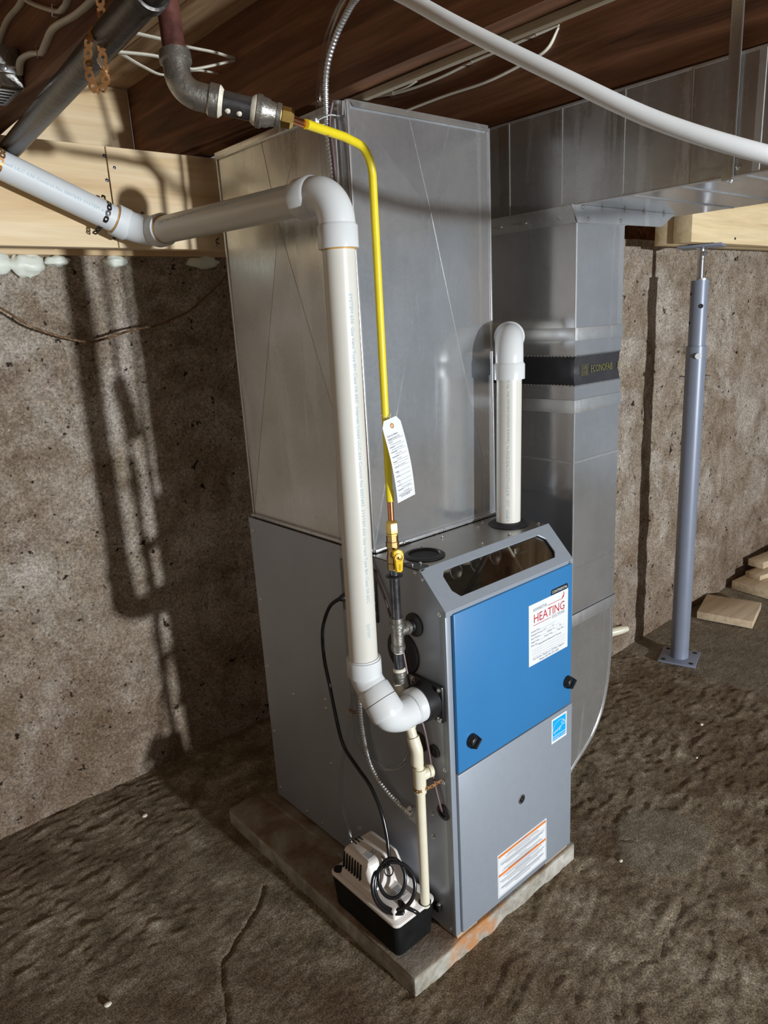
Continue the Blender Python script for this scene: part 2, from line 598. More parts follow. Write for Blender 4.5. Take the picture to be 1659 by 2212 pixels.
def link_strap(name, mat, path, wdir, parent=None, pitch=.0135, w=.0085, hole=.0028, thick=.0008):
    """perforated hanger strap: scalloped band with real holes, following a path"""
    F = frames(path)
    L = [0]
    for i in range(1, len(F)):
        L.append(L[-1] + (F[i][0] - F[i - 1][0]).length)

    def at(s):
        s = max(0, min(L[-1] - 1e-6, s))
        i = max(k for k in range(len(L)) if L[k] <= s)
        i = min(i, len(L) - 2)
        q = (s - L[i]) / max(1e-9, L[i + 1] - L[i])
        return F[i][0].lerp(F[i + 1][0], q), F[i][1].lerp(F[i + 1][1], q).normalized()
    n = max(1, int(L[-1] / pitch))
    b = MB()
    for k in range(n):
        c = (k + .5) * pitch
        out, inn = [], []
        for j in range(12):
            th = 2 * math.pi * j / 12
            cu, cv = math.cos(th), math.sin(th)
            u = max(-.5, min(.5, cu * .72)) * pitch
            out.append((c + u, (w * .5) * cv * (1 if abs(cv) > .6 else .9)))
            inn.append((c + hole * cu, hole * cv))

        def fn(s, v_, t):
            p, tg = at(s)
            wd_ = wdir(p) if callable(wdir) else V(wdir)
            wd_ = (wd_ - tg * wd_.dot(tg)).normalized()
            return p + wd_ * v_ + tg.cross(wd_) * t
        b.ringprism(out, inn, fn, -thick / 2, thick / 2)
    return b.build(name, mat, parent)


def pipe_text(b, s, p0, d, nrm, r, size, up=1.0, width=None):
    """lettering wrapped on a pipe: starts at p0 on the axis, runs along d, sits on the side nrm"""
    d = V(d).normalized()
    nrm = V(nrm)
    nrm = (nrm - d * nrm.dot(d)).normalized()
    side = nrm.cross(d) * up
    p0 = V(p0)

    def fn(x, y):
        th = (y - size * .35) / r
        return p0 + d * x + (nrm * math.cos(th) + side * math.sin(th)) * (r + .0003)
    b.text(s, fn, size, width=width)


# ------------------------------------------------------------------ setting: floor, walls, ceiling
def grid_axis(a, lo, hi, b, fine, coarse):
    xs, x = [], a
    while x < lo:
        xs.append(x)
        x += coarse
    x = lo
    while x < hi:
        xs.append(x)
        x += fine
    x = hi
    while x <= b:
        xs.append(x)
        x += coarse
    return xs


def grid_mesh(name, us, vs, fn, mat):
    W = len(us)
    verts = [fn(u, v) for v in vs for u in us]
    faces = [(j * W + i, j * W + i + 1, (j + 1) * W + i + 1, (j + 1) * W + i) for j in range(len(vs) - 1) for i in range(W - 1)]
    me = bpy.data.meshes.new(name)
    me.from_pydata(verts, [], faces)
    me.materials.append(M[mat])
    me.polygons.foreach_set('use_smooth', [True] * len(me.polygons))
    return me


CRACK = [(-.20, .53), (-.256, .482), (-.314, .444), (-.391, .403), (-.425, .364), (-.483, .239), (-.56, .1)]
CRACK2 = [(.62, -.03), (.66, -.13), (.60, -.22), (.50, -.30), (.34, -.33), (.25, -.28), (.15, -.35)]


def seg_dist(x, y, pl):
    m = 9
    for (a, b), (c, d) in zip(pl, pl[1:]):
        dx, dy = c - a, d - b
        t = max(0, min(1, ((x - a) * dx + (y - b) * dy) / (dx * dx + dy * dy)))
        m = min(m, math.hypot(x - a - t * dx, y - b - t * dy))
    return m


def sstep(a, b, x):
    t = max(0.0, min(1.0, (x - a) / (b - a)))
    return t * t * (3 - 2 * t)


def floor_wob(x, y):
    return .06 * noise.noise((x * 9, y * 9, 2)) + .02 * noise.noise((x * 30, y * 30, 6))


def floor_patch(x, y):
    """1 where the screed is worn smooth and pale"""
    wob = floor_wob(x, y)
    r = math.hypot((x - .70) / .16, (y + .135) / .13) + wob * 3          # worn patch before the slab
    p = 1 - sstep(.85, 1.05, r)
    if x > 1.4:
        e = 1.69 + .05 * noise.noise((y * 4, 2, 0)) + max(0, -.1 - y) * 1.6 + wob * .5
        p = max(p, sstep(e, e + .03, x))
    return p


def floor_h(x, y):
    z = -.066 + .004 * noise.noise((x * 1.6, y * 1.6, 3))
    p = floor_patch(x, y)
    q = .75 * sstep(.10, .22, noise.fractal((x * 1.5 + 3, y * 1.5, 11), .9, 2.0, 3) + floor_wob(x, y)) * (1 - sstep(.85, 1.05, x))
    w = 1.6 * noise.noise((x * 5, y * 5, 9))
    r1 = noise.noise((x * 15 + w, y * 36 + w, 1))
    r2 = noise.noise((x * 34 - w, y * 60 + w, 4))
    z += (1 - max(.85 * p, q)) * (.0052 * max(0, r1 - .06) + .0030 * max(0, r2) - .0026 * max(0, -r1 - .2))
    z += .0030 * p + .0014 * q + .0012 * noise.noise((x * 62, y * 74, 5))
    if -.7 < x < -.1 and 0 < y < .6:
        d = seg_dist(x + .012 * noise.noise((x * 25, y * 25, 0)), y + .012 * noise.noise((x * 25, y * 25, 7)), CRACK)
        if d < .02:
            z -= .006 * max(0, 1 - d / .0065)
    if .1 < x < .75 and -.42 < y < 0:
        d = seg_dist(x + .02 * noise.noise((x * 20, y * 20, 0)), y + .02 * noise.noise((x * 20, y * 20, 7)), CRACK2)
        if d < .02:
            z -= .003 * max(0, 1 - d / .008)
    return z


fx = grid_axis(-3.5, -.95, 2.55, 5.0, .0062, .25)
fy = grid_axis(-6.5, -.62, 1.34, 1.61, .0062, .25)
fme = grid_mesh('floor', fx, fy, lambda x, y: (x, y, floor_h(x, y)), 'floor')
at = fme.attributes.new('pale_screed', 'FLOAT', 'POINT')
at.data.foreach_set('value', [floor_patch(x, y) for y in fy for x in fx])
struct(link('floor', fme), 'rough trowelled brown concrete basement floor')


def wall_bump(u, v, s):
    return .010 * noise.noise((u * 2.2, v * 2.2, s)) + .007 * noise.fractal((u * 9, v * 9, s), .8, 2, 4) + .0022 * noise.noise((u * 55, v * 55, s))


wx = grid_axis(-3.5, -1.0, .5, 1.3, .0125, .15)
wz = grid_axis(-.10, -.10, 1.64, 1.65, .0125, .1)
struct(link('wall_back', grid_mesh('wall_back', wx, wz, lambda x, z: (x, 1.27 + wall_bump(x, z, 1), z), 'conc')),
       'pebbly poured concrete wall behind the furnace, half in shadow')
wx = grid_axis(1.2, 1.45, 2.9, 5.0, .0125, .15)
wz = grid_axis(-.10, -.10, 1.655, 1.66, .0125, .1)
struct(link('wall_right', grid_mesh('wall_right', wx, wz, lambda x, z: (x, .585 + wall_bump(x, z, 5), z), 'conc')),
       'pebbly concrete wall behind the steel post')
wy = grid_axis(.585, .585, .60, 1.30, .05, .05)
wz = grid_axis(-.10, -.10, -.05, 1.66, .05, .05)
struct(link('wall_side', grid_mesh('wall_side', wy, wz, lambda y, z: (1.2 + wall_bump(y, z, 8), y, z), 'conc')))
wy = grid_axis(-6.5, -.5, .0, 1.4, .2, .25)
wz = grid_axis(-.10, -.10, 0, 2.1, .2, .2)
struct(link('wall_left', grid_mesh('wall_left', wy, wz, lambda y, z: (-3.3 + wall_bump(y, z, 12), y, z), 'conc')),
       'concrete wall at the left end of the basement')
# ledge and set-back top of the right wall, shade put in as dark brown
b = MB().box((1.2, .60, 1.645), (5, .80, 1.66)).box((1.2, .74, 1.66), (5, .80, 2.09))
struct(b.build('trim_1', 'joist', angle=0), 'set-back top of the right wall, its shade coloured in dark brown')
b = MB().box((-3.5, 1.245, 1.638), (1.2, 1.40, 1.676))
struct(b.build('trim_2', 'pine', bevel=.002), 'pale wooden sill plate on top of the back wall')

ceil = MB().box((-3.5, -3.2, 2.111), (5, 1.45, 2.13)).build('ceiling', 'plank', angle=0)
struct(ceil, 'old plank subfloor above the joists')
pm = None
k = 0
x = -2.6
while x < 2.6:
    w = .135
    if pm is None:
        pm = MB().box((0, -3.2, 0), (w, 1.42, .019)).mesh('plank', 'plank', bevel=.0025, seg=1)
    link('plank', pm, ceil, Matrix.Translation((x, 0, 2.092)))
    x += w + .004
    k += 1

JO = [(-1.38, 1.85, 'dark old joist nearest the left edge of the basement', .04),
      (-.94, 1.85, 'dark old joist left of the joist carrying the metal box', .04),
      (-.484, 1.852, 'dark brown joist carrying the metal electrical box and grey cables', .042),
      (.022, 1.85, 'big dark brown joist crossing right above the tall furnace plenum', .046),
      (.576, 1.867, 'reddish brown joist with stapled cables above the return duct', .046),
      (1.03, 1.867, 'dark old joist hidden above the right side of the return duct', .046),
      (1.50, 1.867, 'dark old joist above the steel post', .046)]
for x, zb, lab, w in JO:
    b = MB()
    n = 40
    for i in range(n + 1):
        y = 1.235 - i * (1.235 + 3.1) / n
        dx = .004 * noise.noise((x * 3, y * 3, 0))
        dz = .006 * noise.noise((x * 3, y * 2.5, 4))
        b.v += [(x + dx, y, zb + dz + .003), (x + w + dx, y, zb + dz), (x + w, y, 2.091), (x, y, 2.091)]
    for i in range(n):
        for q in range(4):
            b.f.append((i * 4 + q, i * 4 + (q + 1) % 4, (i + 1) * 4 + (q + 1) % 4, (i + 1) * 4 + q))
    b.f += [(0, 1, 2, 3), (n * 4 + 3, n * 4 + 2, n * 4 + 1, n * 4)]
    tag(b.build('floor_joist', 'joist', angle=40), lab, 'joist', 'old ceiling joists')
b = MB().box((.060, -3.0, 1.836), (.074, .75, 1.849))
tag(b.build('lath_strip', 'lath', bevel=.001), 'thin pale wooden strip along the lower edge of the joist above the plenum', 'strip')
# split wane scrap low on joist face
b = MB().hexa([(.006, .50, 1.853), (.022, .50, 1.853), (.022, .99, 1.87), (.016, .99, 1.87)],
              [(.016, .50, 1.873), (.022, .50, 1.873), (.022, .99, 1.915), (.019, .99, 1.915)])
tag(b.build('wood_block', 'joist', bevel=.002), 'narrow brown wooden cleat low on the joist behind the gas pipe', 'wood block')

b = MB().box((-.44, 1.235, 1.676), (.022, 1.262, 2.092))
tag(b.build('rim_board', 'pine', bevel=.002), 'pale new upper board between two joists, crossed by soft shadows', 'board')
b = MB().box((-.92, 1.235, 1.676), (-.486, 1.262, 2.092))
tag(b.build('rim_board', 'pine', bevel=.002), 'pale new upper board left of the black pipe joist', 'board')
hb1 = MB().box((-2.4, .862, 1.617), (-.2225, .905, 1.846)).build('header_board', 'pine', bevel=.0015)
tag(hb1, 'pale new header board on the left, behind the sloping white vent pipe', 'board', 'header boards')
hb2 = MB().box((-.2195, .862, 1.617), (.545, .905, 1.846)).build('header_board', 'pine', bevel=.0015)
tag(hb2, 'pale new header board on the right, ending behind the tall plenum', 'board', 'header boards')
for x, z in ((-.226, 1.824), (-.228, 1.770), (-.230, 1.639)):
    screw((x, .862, z), (0, -1, 0), hb1, .0035, 'iron')
for x, z in ((-.205, 1.80), (-.195, 1.66), (-.150, 1.70)):
    screw((x, .862, z), (0, -1, 0), hb2, .003, 'iron')
b = MB()
b.text('¢', lambda u, v: (.045 + u, .8615, 1.632 + v), .032)
b.build('pencil_mark', 'inkb', hb2, angle=0)

bm1 = thing('support_beam', 'pale new two-ply wooden beam resting on the steel post', 'beam', (1.6, .38, 1.614))
MB().box((1.592, .312, 1.614), (4.6, .381, 1.852)).build('ply', 'pine2', bm1, bevel=.002)
MB().box((1.598, .384, 1.614), (4.6, .453, 1.852)).build('ply', 'pine2', bm1, bevel=.002)
screw((1.93, .312, 1.633), (0, -1, 0), bm1, .004, 'iron')

# spray foam under the back sill
for i, (x, z, sx, sz, lab) in enumerate(((-.405, 1.620, .045, .022, 'leftmost blob of pale spray foam under the sill plate'),
                                         (-.325, 1.617, .048, .024, 'wide blob of pale spray foam under the sill plate'),
                                         (-.243, 1.626, .035, .012, 'flat pale spray foam blob beside the pipe shadow edge'),
                                         (-.075, 1.628, .035, .014, 'small pale spray foam blob lit between the pipe shadows'),
                                         (.21, 1.628, .06, .014, 'spray foam blob in the shade beside the plenum'))):
    bm = bmesh.new()
    bmesh.ops.create_uvsphere(bm, u_segments=24, v_segments=14, radius=1)
    for q in bm.verts:
        n = 1 + .25 * noise.fractal(q.co * 1.7 + V((i * 5, 0, 0)), .8, 2, 3)
        q.co = V((q.co.x * sx * n + x, q.co.y * .028 * n + 1.262, q.co.z * sz * 1.35 * n + z - .004))
    me = bpy.data.meshes.new('foam_blob')
    bm.to_mesh(me)
    bm.free()
    me.materials.append(M['foam'])
    me.polygons.foreach_set('use_smooth', [True] * len(me.polygons))
    tag(link('foam_blob', me), lab, 'foam', 'spray foam blobs under the sill')

# ------------------------------------------------------------------ concrete pad and shims
bm = bmesh.new()
bmesh.ops.create_cube(bm, size=1)
bmesh.ops.scale(bm, vec=(.612, .83, .060), verts=bm.verts)
bmesh.ops.translate(bm, vec=(.164, .410, -.042), verts=bm.verts)
es = [e for e in bm.edges]
bmesh.ops.bevel(bm, geom=es, offset=.007, segments=2, profile=.6, affect='EDGES')
bmesh.ops.subdivide_edges(bm, edges=[e for e in bm.edges if e.calc_length() > .1], cuts=50, use_grid_fill=True)
for q in bm.verts:
    c = q.co
    n = noise.fractal((c.x * 14, c.y * 14, c.z * 14), .8, 2, 4)
    edge = 1 if c.z < -.02 else .25
    o = V((0, 0, 0))
    if c.x < -.13 or c.x > .46:
        o.x = n * .005 * edge
    if c.y < .004 or c.y > .81:
        o.y = n * .006 * edge
    if c.z > -.02:
        o.z = n * .001
    q.co = c + o
me = bpy.data.meshes.new('concrete_pad')
bm.to_mesh(me)
bm.free()
me.materials.append(M['pad'])
me.polygons.foreach_set('use_smooth', [True] * len(me.polygons))
me.set_sharp_from_angle(angle=math.radians(40))
tag(link('concrete_pad', me), 'rust-stained concrete paving slab under the furnace', 'slab')
for x0, x1, y0, y1, lab in ((.345, .442, .001, .06, 'thin plywood shim under the right front corner of the furnace'),
                            (.004, .075, .001, .06, 'thin plywood shim under the left front corner of the furnace'),
                            (.03, .10, .66, .75, 'thin plywood shim under the left rear of the furnace'),
                            (.345, .43, .66, .75, 'thin plywood shim under the right rear of the furnace')):
    tag(MB().box((x0, y0, -.0105), (x1, y1, -.0008)).build('plywood_shim', 'shim', bevel=.0008, seg=1), lab, 'shim', 'plywood shims under the furnace')

# ------------------------------------------------------------------ furnace
FW, FD, FH, S1, S2 = .445, .760, .896, .822, .070
fur = thing('gas_furnace', 'silver grey gas furnace with a blue upper door standing on the slab', 'furnace', (.22, .38, 0))
prof = [(0, 0), (FD, 0), (FD, FH), (S2, FH), (0, S1)]
MB().prism(prof, fYZ, 0, .002).build('side_panel', 'side', fur, angle=20)
MB().prism(prof, fYZ, FW - .002, FW).build('side_panel', 'side', fur, angle=20)
MB().box((.002, FD - .002, 0), (FW - .002, FD, FH)).build('back_panel', 'side', fur, angle=0)
MB().box((.002, .01, 0), (FW - .002, FD - .002, .003)).build('base_panel', 'side', fur, angle=0)
# top: rear plate and vestibule plate
MB().box((0, S2, FH - .002), (FW, .225, FH + .0006)).box((.002, .225, FH - .002), (FW - .002, FD - .002, FH)).build('top_panel', 'toppan', fur, bevel=.0004, seg=1)
# folded edge between the top and side
MB().box((-.0015, .225, FH - .012), (.001, FD, FH + .001)).build('top_flange', 'side', fur)
# front posts and rails
MB().box((-.0008, -.001, 0), (.0155, .018, S1 - .002)).build('front_post', 'silver', fur, bevel=.0015)
MB().box((.4385, -.001, .43), (FW + .0008, .018, S1 - .002)).build('front_post', 'silver', fur, bevel=.0015)
MB().box((.0155, .010, .424), (.4385, .018, .440)).build('front_rail', 'dark', fur)
MB().box((.0155, .016, .005), (.4385, .018, .83)).build('light_block_panel', 'dark', fur, angle=0)  # unseen dark sheet added behind the doors to block light
# doors
lo = MB().box((.0165, -.007, .003), (FW + .001, .014, .4295)).build('lower_door', 'silver', fur, bevel=.0025)
up = MB().box((.0165, -.009, .434), (.4375, .012, .8135)).build('upper_door', 'blue', fur, bevel=.003)
tag(up, 'blue upper door')
for x, z in ((.060, .500), (.419, .502)):
    kb = MB()
    kb.lathe([(.0165, 0), (.0165, .003), (.0135, .008), (.012, .013), (.008, .0145)], (x, -.009, z), (0, -1, 0), 28)
    kb.hexa([(x - .013, -.014, z - .012), (x - .009, -.014, z - .015), (x + .013, -.014, z + .009), (x + .010, -.014, z + .013)],
            [(x - .010, -.032, z - .007), (x - .007, -.032, z - .010), (x + .011, -.032, z + .007), (x + .008, -.032, z + .010)])
    o = kb.build('knob', 'black', up, bevel=.0012)
    tag(o, 'black plastic quarter-turn knob')
vp = MB().lathe([(.0125, 0), (.0125, .0015), (.010, .0022), (.0095, .0004)], (.236, -.007, .254), (0, -1, 0), 28).build('sight_port', 'steel', lo)
MB().lathe([(.0085, 0), (.007, .003), (.003, .0045)], (.236, -.0072, .254), (0, -1, 0), 20).build('sight_glass', 'black', lo)

# sloping top panel with eight-sided window
sd = V((0, S2, FH - S1))
SLN = sd.length
sd.normalize()
sn = V((0, -sd.z, sd.y))


def slope(a, s, t):
    return V((a, 0, S1)) + sd * s + sn * t


win = [(.047, .036), (.061, .018), (.392, .018), (.404, .031), (.404, .068), (.386, .084), (.058, .084), (.047, .072)]
outer = [(-.0015, .036), (-.0015, -.001), (FW + .0015, -.001), (FW + .0015, .031), (FW + .0015, .068), (FW + .0015, SLN + .002), (-.0015, SLN + .002), (-.0015, .072)]
MB().ringprism(outer, win, slope, -.0015, .0025).build('hood_panel', 'silver', fur, bevel=.0008, seg=1)
MB().prism([(-.0015, -.012), (FW + .0015, -.012), (FW + .0015, .001), (-.0015, .001)], lambda a, s, t: (a, -.0035 + t, S1 + s), 0, .004).build('hood_lip', 'silver', fur, bevel=.0008, seg=1)
MB().prism([(.040, .010), (.412, .010), (.412, .091), (.040, .091)], slope, -.0040, -.0022).build('window_pane', 'pane', fur, angle=0)
# burner compartment seen through the window
ib = MB()
ib.box((.004, .215, .60), (.441, .218, .893)).box((.004, .02, .60), (.006, .215, .82)).box((.439, .02, .60), (.441, .215, .82)).box((.004, .02, .60), (.441, .215, .602))
ib.build('burner_box', 'firebox', fur, angle=0)
MB().box((.02, .150, .77), (.43, .152, .835)).box((.02, .10, .77), (.43, .152, .772)).build('burner_plate', 'firebox', fur, angle=0)
for x in (.165, .235, .305):
    MB().lathe([(.021, 0), (.021, .030), (.0175, .030), (.0175, .002)], (x, .150, .828), (0, -1, .35), 24, cap=False).build('burner_tube', 'zinc', fur)
MB().tube([(.09, .06, .77), (.25, .10, .862), (.262, .16, .870)], .0065, 10).build('pressure_hose', 'rubber', fur)
MB().box((.352, .10, .80), (.372, .14, .85)).build('igniter_bracket', 'steel', fur, bevel=.001)
MB().tube(smooth([(.345, .05, .77), (.34, .09, .83), (.33, .12, .88)]), .003, 8).build('ignition_wire', 'nm', fur)
MB().box((.36, .09, .78), (.42, .14, .84)).build('control_board', 'black', fur, bevel=.001)
screw((.315, .115, .872), (-.4, -.6, .5), fur, .006)

# openings on the top
MB().lathe([(.047, 0), (.047, .003), (.042, .006), (.036, .0065), (.034, .003), (.034, .0012)], (.077, .135, FH), (0, 0, 1), 40).build('vent_collar', 'rubber', fur)
MB().lathe([(.0335, 0), (.0335, .0016)], (.077, .135, FH), (0, 0, 1), 32).build('vent_hole', 'dark', fur)  # near-black disc, the dark of the opening put in as colour
MB().lathe([(.050, 0), (.050, .003), (.044, .007), (.040, .010), (.0315, .011), (.0308, .004)], (.385, .147, FH), (0, 0, 1), 40).build('vent_collar', 'rubber', fur)
# black angle bracket at the gas-line corner
MB().prism([(.0, .062), (.034, .078), (.030, .118), (.0, .140)], fXY, FH + .0008, FH + .0022).build('corner_bracket', 'black', fur)
MB().box((-.004, .215, .735), (-.0002, .345, .865)).build('junction_plate', 'iron', fur, bevel=.002)
for z in (.76, .785, .81, .835):
    screw((-.004, .222, z), (-1, 0, 0), fur, .004)
# square intake flange on the left side
sq = [(.008, .562), (.104, .562), (.104, .650), (.008, .650)]
MB().prism(sq, fYZ, -.010, .0).build('intake_flange', 'black', fur, bevel=.006)
MB().lathe([(.044, 0), (.044, .012), (.042, .030)], (-.009, .054, .606), (-1, 0, 0), 40).build('intake_collar', 'black', fur)
for y, z in ((.017, .571), (.095, .571), (.017, .641), (.095, .641)):
    screw((-.010, y, z), (-1, 0, 0), fur, .0048)
# rubber grommets and plugs on the side
MB().lathe([(.027, 0), (.027, .003), (.020, .008), (.013, .009), (.0115, .012)], (0, .094, .767), (-1, 0, 0), 32).build('gas_grommet', 'rubber', fur)
MB().lathe([(.052, 0), (.052, .002), (.048, .005), (.044, .0055)], (0, .135, .688), (-1, 0, 0), 40).build('round_plug', 'rubber', fur)
for y, z, r in ((.094, .479, .024), (.047, .476, .016)):
    MB().lathe([(r, 0), (r, .002), (r * .85, .004), (r * .7, .0042), (r * .65, .0025)], (0, y, z), (-1, 0, 0), 28).build('hole_plug', 'rubber', fur)
MB().lathe([(.019, 0), (.019, .003), (.015, .005), (.0105, .0045), (.010, .001)], (0, .026, .328), (-1, 0, 0), 28).build('wire_grommet', 'rubber', fur)
for y, z in ((.084, .888), (.062, .878), (.016, .812), (.456, .444), (.017, .441), (.063, .305), (.063, .242), (.018, .012), (.740, .655),
             (.742, .443), (.742, .227), (.742, .03), (.742, .86), (.612, .400), (.457, .418), (.526, .02), (.30, .02), (.6, .02), (.30, .42), (.456, .25)):
    screw((0, y, z), (-1, 0, 0), fur, .0042)
for x, y in ((.116, .183), (.031, .100), (.356, .205), (.315, .186), (.432, .090), (.315, .088), (.011, .105), (.011, .125), (.20, .20), (.22, .09)):
    screw((x, y, FH + .0006), (0, 0, 1), fur, .0042)
screw((.4305, -.0038, .8165), (0, -1, 0), fur, .003)

# ---- printed stickers on the doors
TX = lambda x0, z0, y: (lambda u, v: (x0 + u, y, z0 + v))
st = MB().box((.264, -.0098, .600), (.418, -.0090, .755)).build('service_sticker', 'paper', fur)
tag(st, 'white service record sticker with red lettering')
y = -.0101
b = MB()
b.text('HEATING', TX(.281, .7065, y), .031, width=.120)
b.box((.281, y, .7000), (.348, y + .0002, .7012)).box((.336, y, .7345), (.396, y + .0002, .7357))
b.prism([(.392, .735), (.400, .738), (.402, .747), (.399, .753), (.3985, .744), (.395, .741)], fXZ, y, y + .0002)
b.build('red_printing', 'inkr', st, angle=0)
b = MB()
b.text('KAWARTHA', TX(.281, .7352, y), .0115, width=.051)
b.text('SOLUTIONS', TX(.352, .6962, y), .0115, width=.051)
b.build('grey_lettering', 'inkg', st, angle=0)
b = MB()
for i, s in enumerate(('Installed Date: ____________________', 'Manifold Pressure 3.5" ______ L.P. ______', 'Inlet Pressure _______ Voltage 117 _____ 0.2 ____',
                       'Supply Temp ______ Return Temp _____ Temp. Rise ___', 'Filter Size ________________')):
    b.text(s, TX(.272, .684 - i * .0088, y), .0062, width=min(.140, .0027 * len(s)))
b.text('Annual Service Performed For Warranty', TX(.300, .6455, y), .0062, width=.090)
for i in range(4):
    b.box((.276, y, .6385 - i * .0063), (.408, y + .0002, .6388 - i * .0063))
b.text('For Service, Repairs or 24 Hour Support', TX(.280, .6120, y), .0078, width=.122)
b.text('Please Call 705-559-1602', TX(.304, .6035, y), .0078, width=.076)
b.build('black_printing', 'inkg', st, angle=0)
nb = MB().prism([(.350, .7555), (.414, .7555), (.417, .7585), (.417, .7655), (.414, .769), (.353, .769), (.350, .766)], fXZ, -.0094, -.0088).build('name_badge', 'black', fur)
MB().text('CONTINENTAL', TX(.3535, .7585, -.0096), .0098, width=.0605).build('badge_lettering', 'paper', nb, angle=0)
es_ = MB().box((.357, -.0078, .349), (.421, -.0070, .4185)).build('energy_sticker', 'paper', fur)
tag(es_, 'small blue and white energy sticker')
MB().box((.3615, -.0080, .3555), (.4165, -.0077, .4135)).build('blue_print', 'cyan', es_, angle=0)
b = MB()
y = -.0082
arc = [(.389 + .0275 * math.cos(t), .384 + .0225 * math.sin(t)) for t in [math.pi * (1.0 - k / 14) for k in range(15)]]
for (a, c), (d, e) in zip(arc, arc[1:]):
    b.add([(a, y, c), (d, y, e), (d * .965 + .389 * .035, y, e * .965 + .384 * .035), (a * .965 + .389 * .035, y, c * .965 + .384 * .035)], [(0, 1, 2, 3)])
b.box((.3615, y, .3665), (.4165, y + .0001, .3682))
b.text('energy', lambda u, v: (.364 + u, y, .374 + v + u * .25), .013, width=.034, shear=.3)
b.text('ENERGY STAR', TX(.3628, .3578, y), .0075, width=.052)
sp = [(.405 + (.0095 if k % 2 == 0 else .0042) * math.sin(k * math.pi / 5), .3935 + (.0095 if k % 2 == 0 else .0042) * math.cos(k * math.pi / 5)) for k in range(10)]
si = [(.405 + (p - .405) * .72, .3935 + (q - .3935) * .72) for p, q in sp]
b.ringprism(sp, si, fXZ, y, y + .0001)
b.build('white_print', 'paper', es_, angle=0)
ws = MB().box((.142, -.0078, .0185), (.337, -.0070, .1435)).build('warning_label', 'paper', fur)
tag(ws, 'white warning label with two orange bars')
y = -.0081
MB().box((.1455, y, .1330), (.3335, y + .0002, .1395)).box((.1455, y, .0785), (.3335, y + .0002, .0850)).build('orange_bars', 'inko', ws, angle=0)
b = MB()
b.box((.1450, y, .022), (.1456, y + .0002, .140)).box((.3334, y, .022), (.3340, y + .0002, .140)).box((.1450, y, .0215), (.3340, y + .0002, .0221)).box((.1450, y, .1395), (.3340, y + .0002, .1400))
b.text('WARNING', TX(.2395, .1337, y - .0002), .0072, 'CENTER')
b.text('AVERTISSEMENT', TX(.2395, .0792, y - .0002), .0072, 'CENTER')
z = .128
for i in range(11):
    if i in (3, 6):
        z -= .0015
    w = (.120, .135, .06, .175, .165, .13, .03, .15, .16, .12, 0)[i]
    if w:
        b.box((.2395 - w / 2, y, z), (.2395 + w / 2, y + .0002, z + .0012))
    z -= .0044
z = .0735
for i in range(12):
    w = (.155, .13, .06, .175, .16, .12, .03, .17, .165, .14, .06, 0)[i]
    if w:
        b.box((.2395 - w / 2, y, z), (.2395 + w / 2, y + .0002, z + .0012))
    z -= .0042
for z in (.1190, .1105, .0640, .0425):
    b.box((.148, y, z), (.331, y + .0002, z + .0003))
b.build('black_printing', 'inkg', ws, angle=0)

# ------------------------------------------------------------------ supply plenum
PX0, PX1, PY0, PY1, PZ0, PZ1 = .016, .436, .236, .757, .8985, 1.8315
ple = thing('supply_plenum', 'tall shiny galvanized supply plenum standing on the furnace', 'duct', (.226, .5, PZ0))


def crease_panel(name, o, e1, e2, nrm, w, h, mat='galv', depth=.010):
    """sheet with a folded cross: apex lifted a few millimetres"""
    o, e1, e2, nrm = V(o), V(e1), V(e2), V(nrm)
    pt = lambda a, c, d=0: o + e1 * (a * w) + e2 * (c * h) + nrm * d
    vs = [pt(0, 0), pt(1, 0), pt(1, 1), pt(.70, 1), pt(.39, 1), pt(0, 1), pt(.505, .79, depth)]
    bk = [pt(0, 0, -.001), pt(1, 0, -.001), pt(1, 1, -.001), pt(0, 1, -.001)]
    b = MB().add(vs, [(0, 1, 6), (1, 2, 6), (2, 3, 6), (3, 4, 6), (4, 5, 6), (5, 0, 6)])
    b.add(bk, [(3, 2, 1, 0)])
    b.f += [(0, 1, 8, 7), (1, 2, 9, 8), (2, 5, 10, 9), (5, 0, 7, 10)]
    b.f[-2] = (2, 3, 4, 5, 10, 9)
    for i in (0, 1, 3, 4):
        MB().tube([vs[i] + nrm * .0001, vs[6] + nrm * .0001], .0007, 6).build('crease_fold', 'galvz', ple)
    return b.build(name, mat, ple, angle=.05)


crease_panel('front_panel', (PX0, PY0, PZ0), (1, 0, 0), (0, 0, 1), (0, -1, 0), PX1 - PX0, PZ1 - PZ0)
crease_panel('left_panel', (PX0, PY1, PZ0), (0, -1, 0), (0, 0, 1), (-1, 0, 0), PY1 - PY0, PZ1 - PZ0, 'galv2')
MB().box((PX1 - .001, PY0, PZ0), (PX1, PY1, PZ1)).build('right_panel', 'galv', ple, angle=0)
MB().box((PX0, PY1 - .001, PZ0), (PX1, PY1, PZ1)).build('back_panel', 'galv2', ple, angle=0)
MB().box((PX0, PY0, PZ1 - .002), (PX1, PY1, PZ1 - .001)).build('top_panel', 'galv2', ple, angle=0)
MB().hexa([(PX0 + .012, PY0 - .0075, PZ1 - .014), (PX1 - .004, PY0 - .0075, PZ1 - .014), (PX1, PY0 + .001, PZ1), (PX0 + .006, PY0 + .001, PZ1)],
          [(PX0 + .012, PY0 - .0065, PZ1 - .012), (PX1 - .004, PY0 - .0065, PZ1 - .012), (PX1, PY0 + .003, PZ1 + .002), (PX0 + .006, PY0 + .003, PZ1 + .002)]).build('top_hem', 'galvz', ple)
MB().box((PX0 - .006, PY0 + .05, PZ1 - .016), (PX0, PY1, PZ1 + .001)).build('top_hem', 'galv2', ple, bevel=.001)
MB().box((PX0 - .004, PY0 - .004, PZ0), (PX0 + .003, PY0 + .004, PZ1 - .003)).build('corner_seam', 'galvz', ple, bevel=.0012)
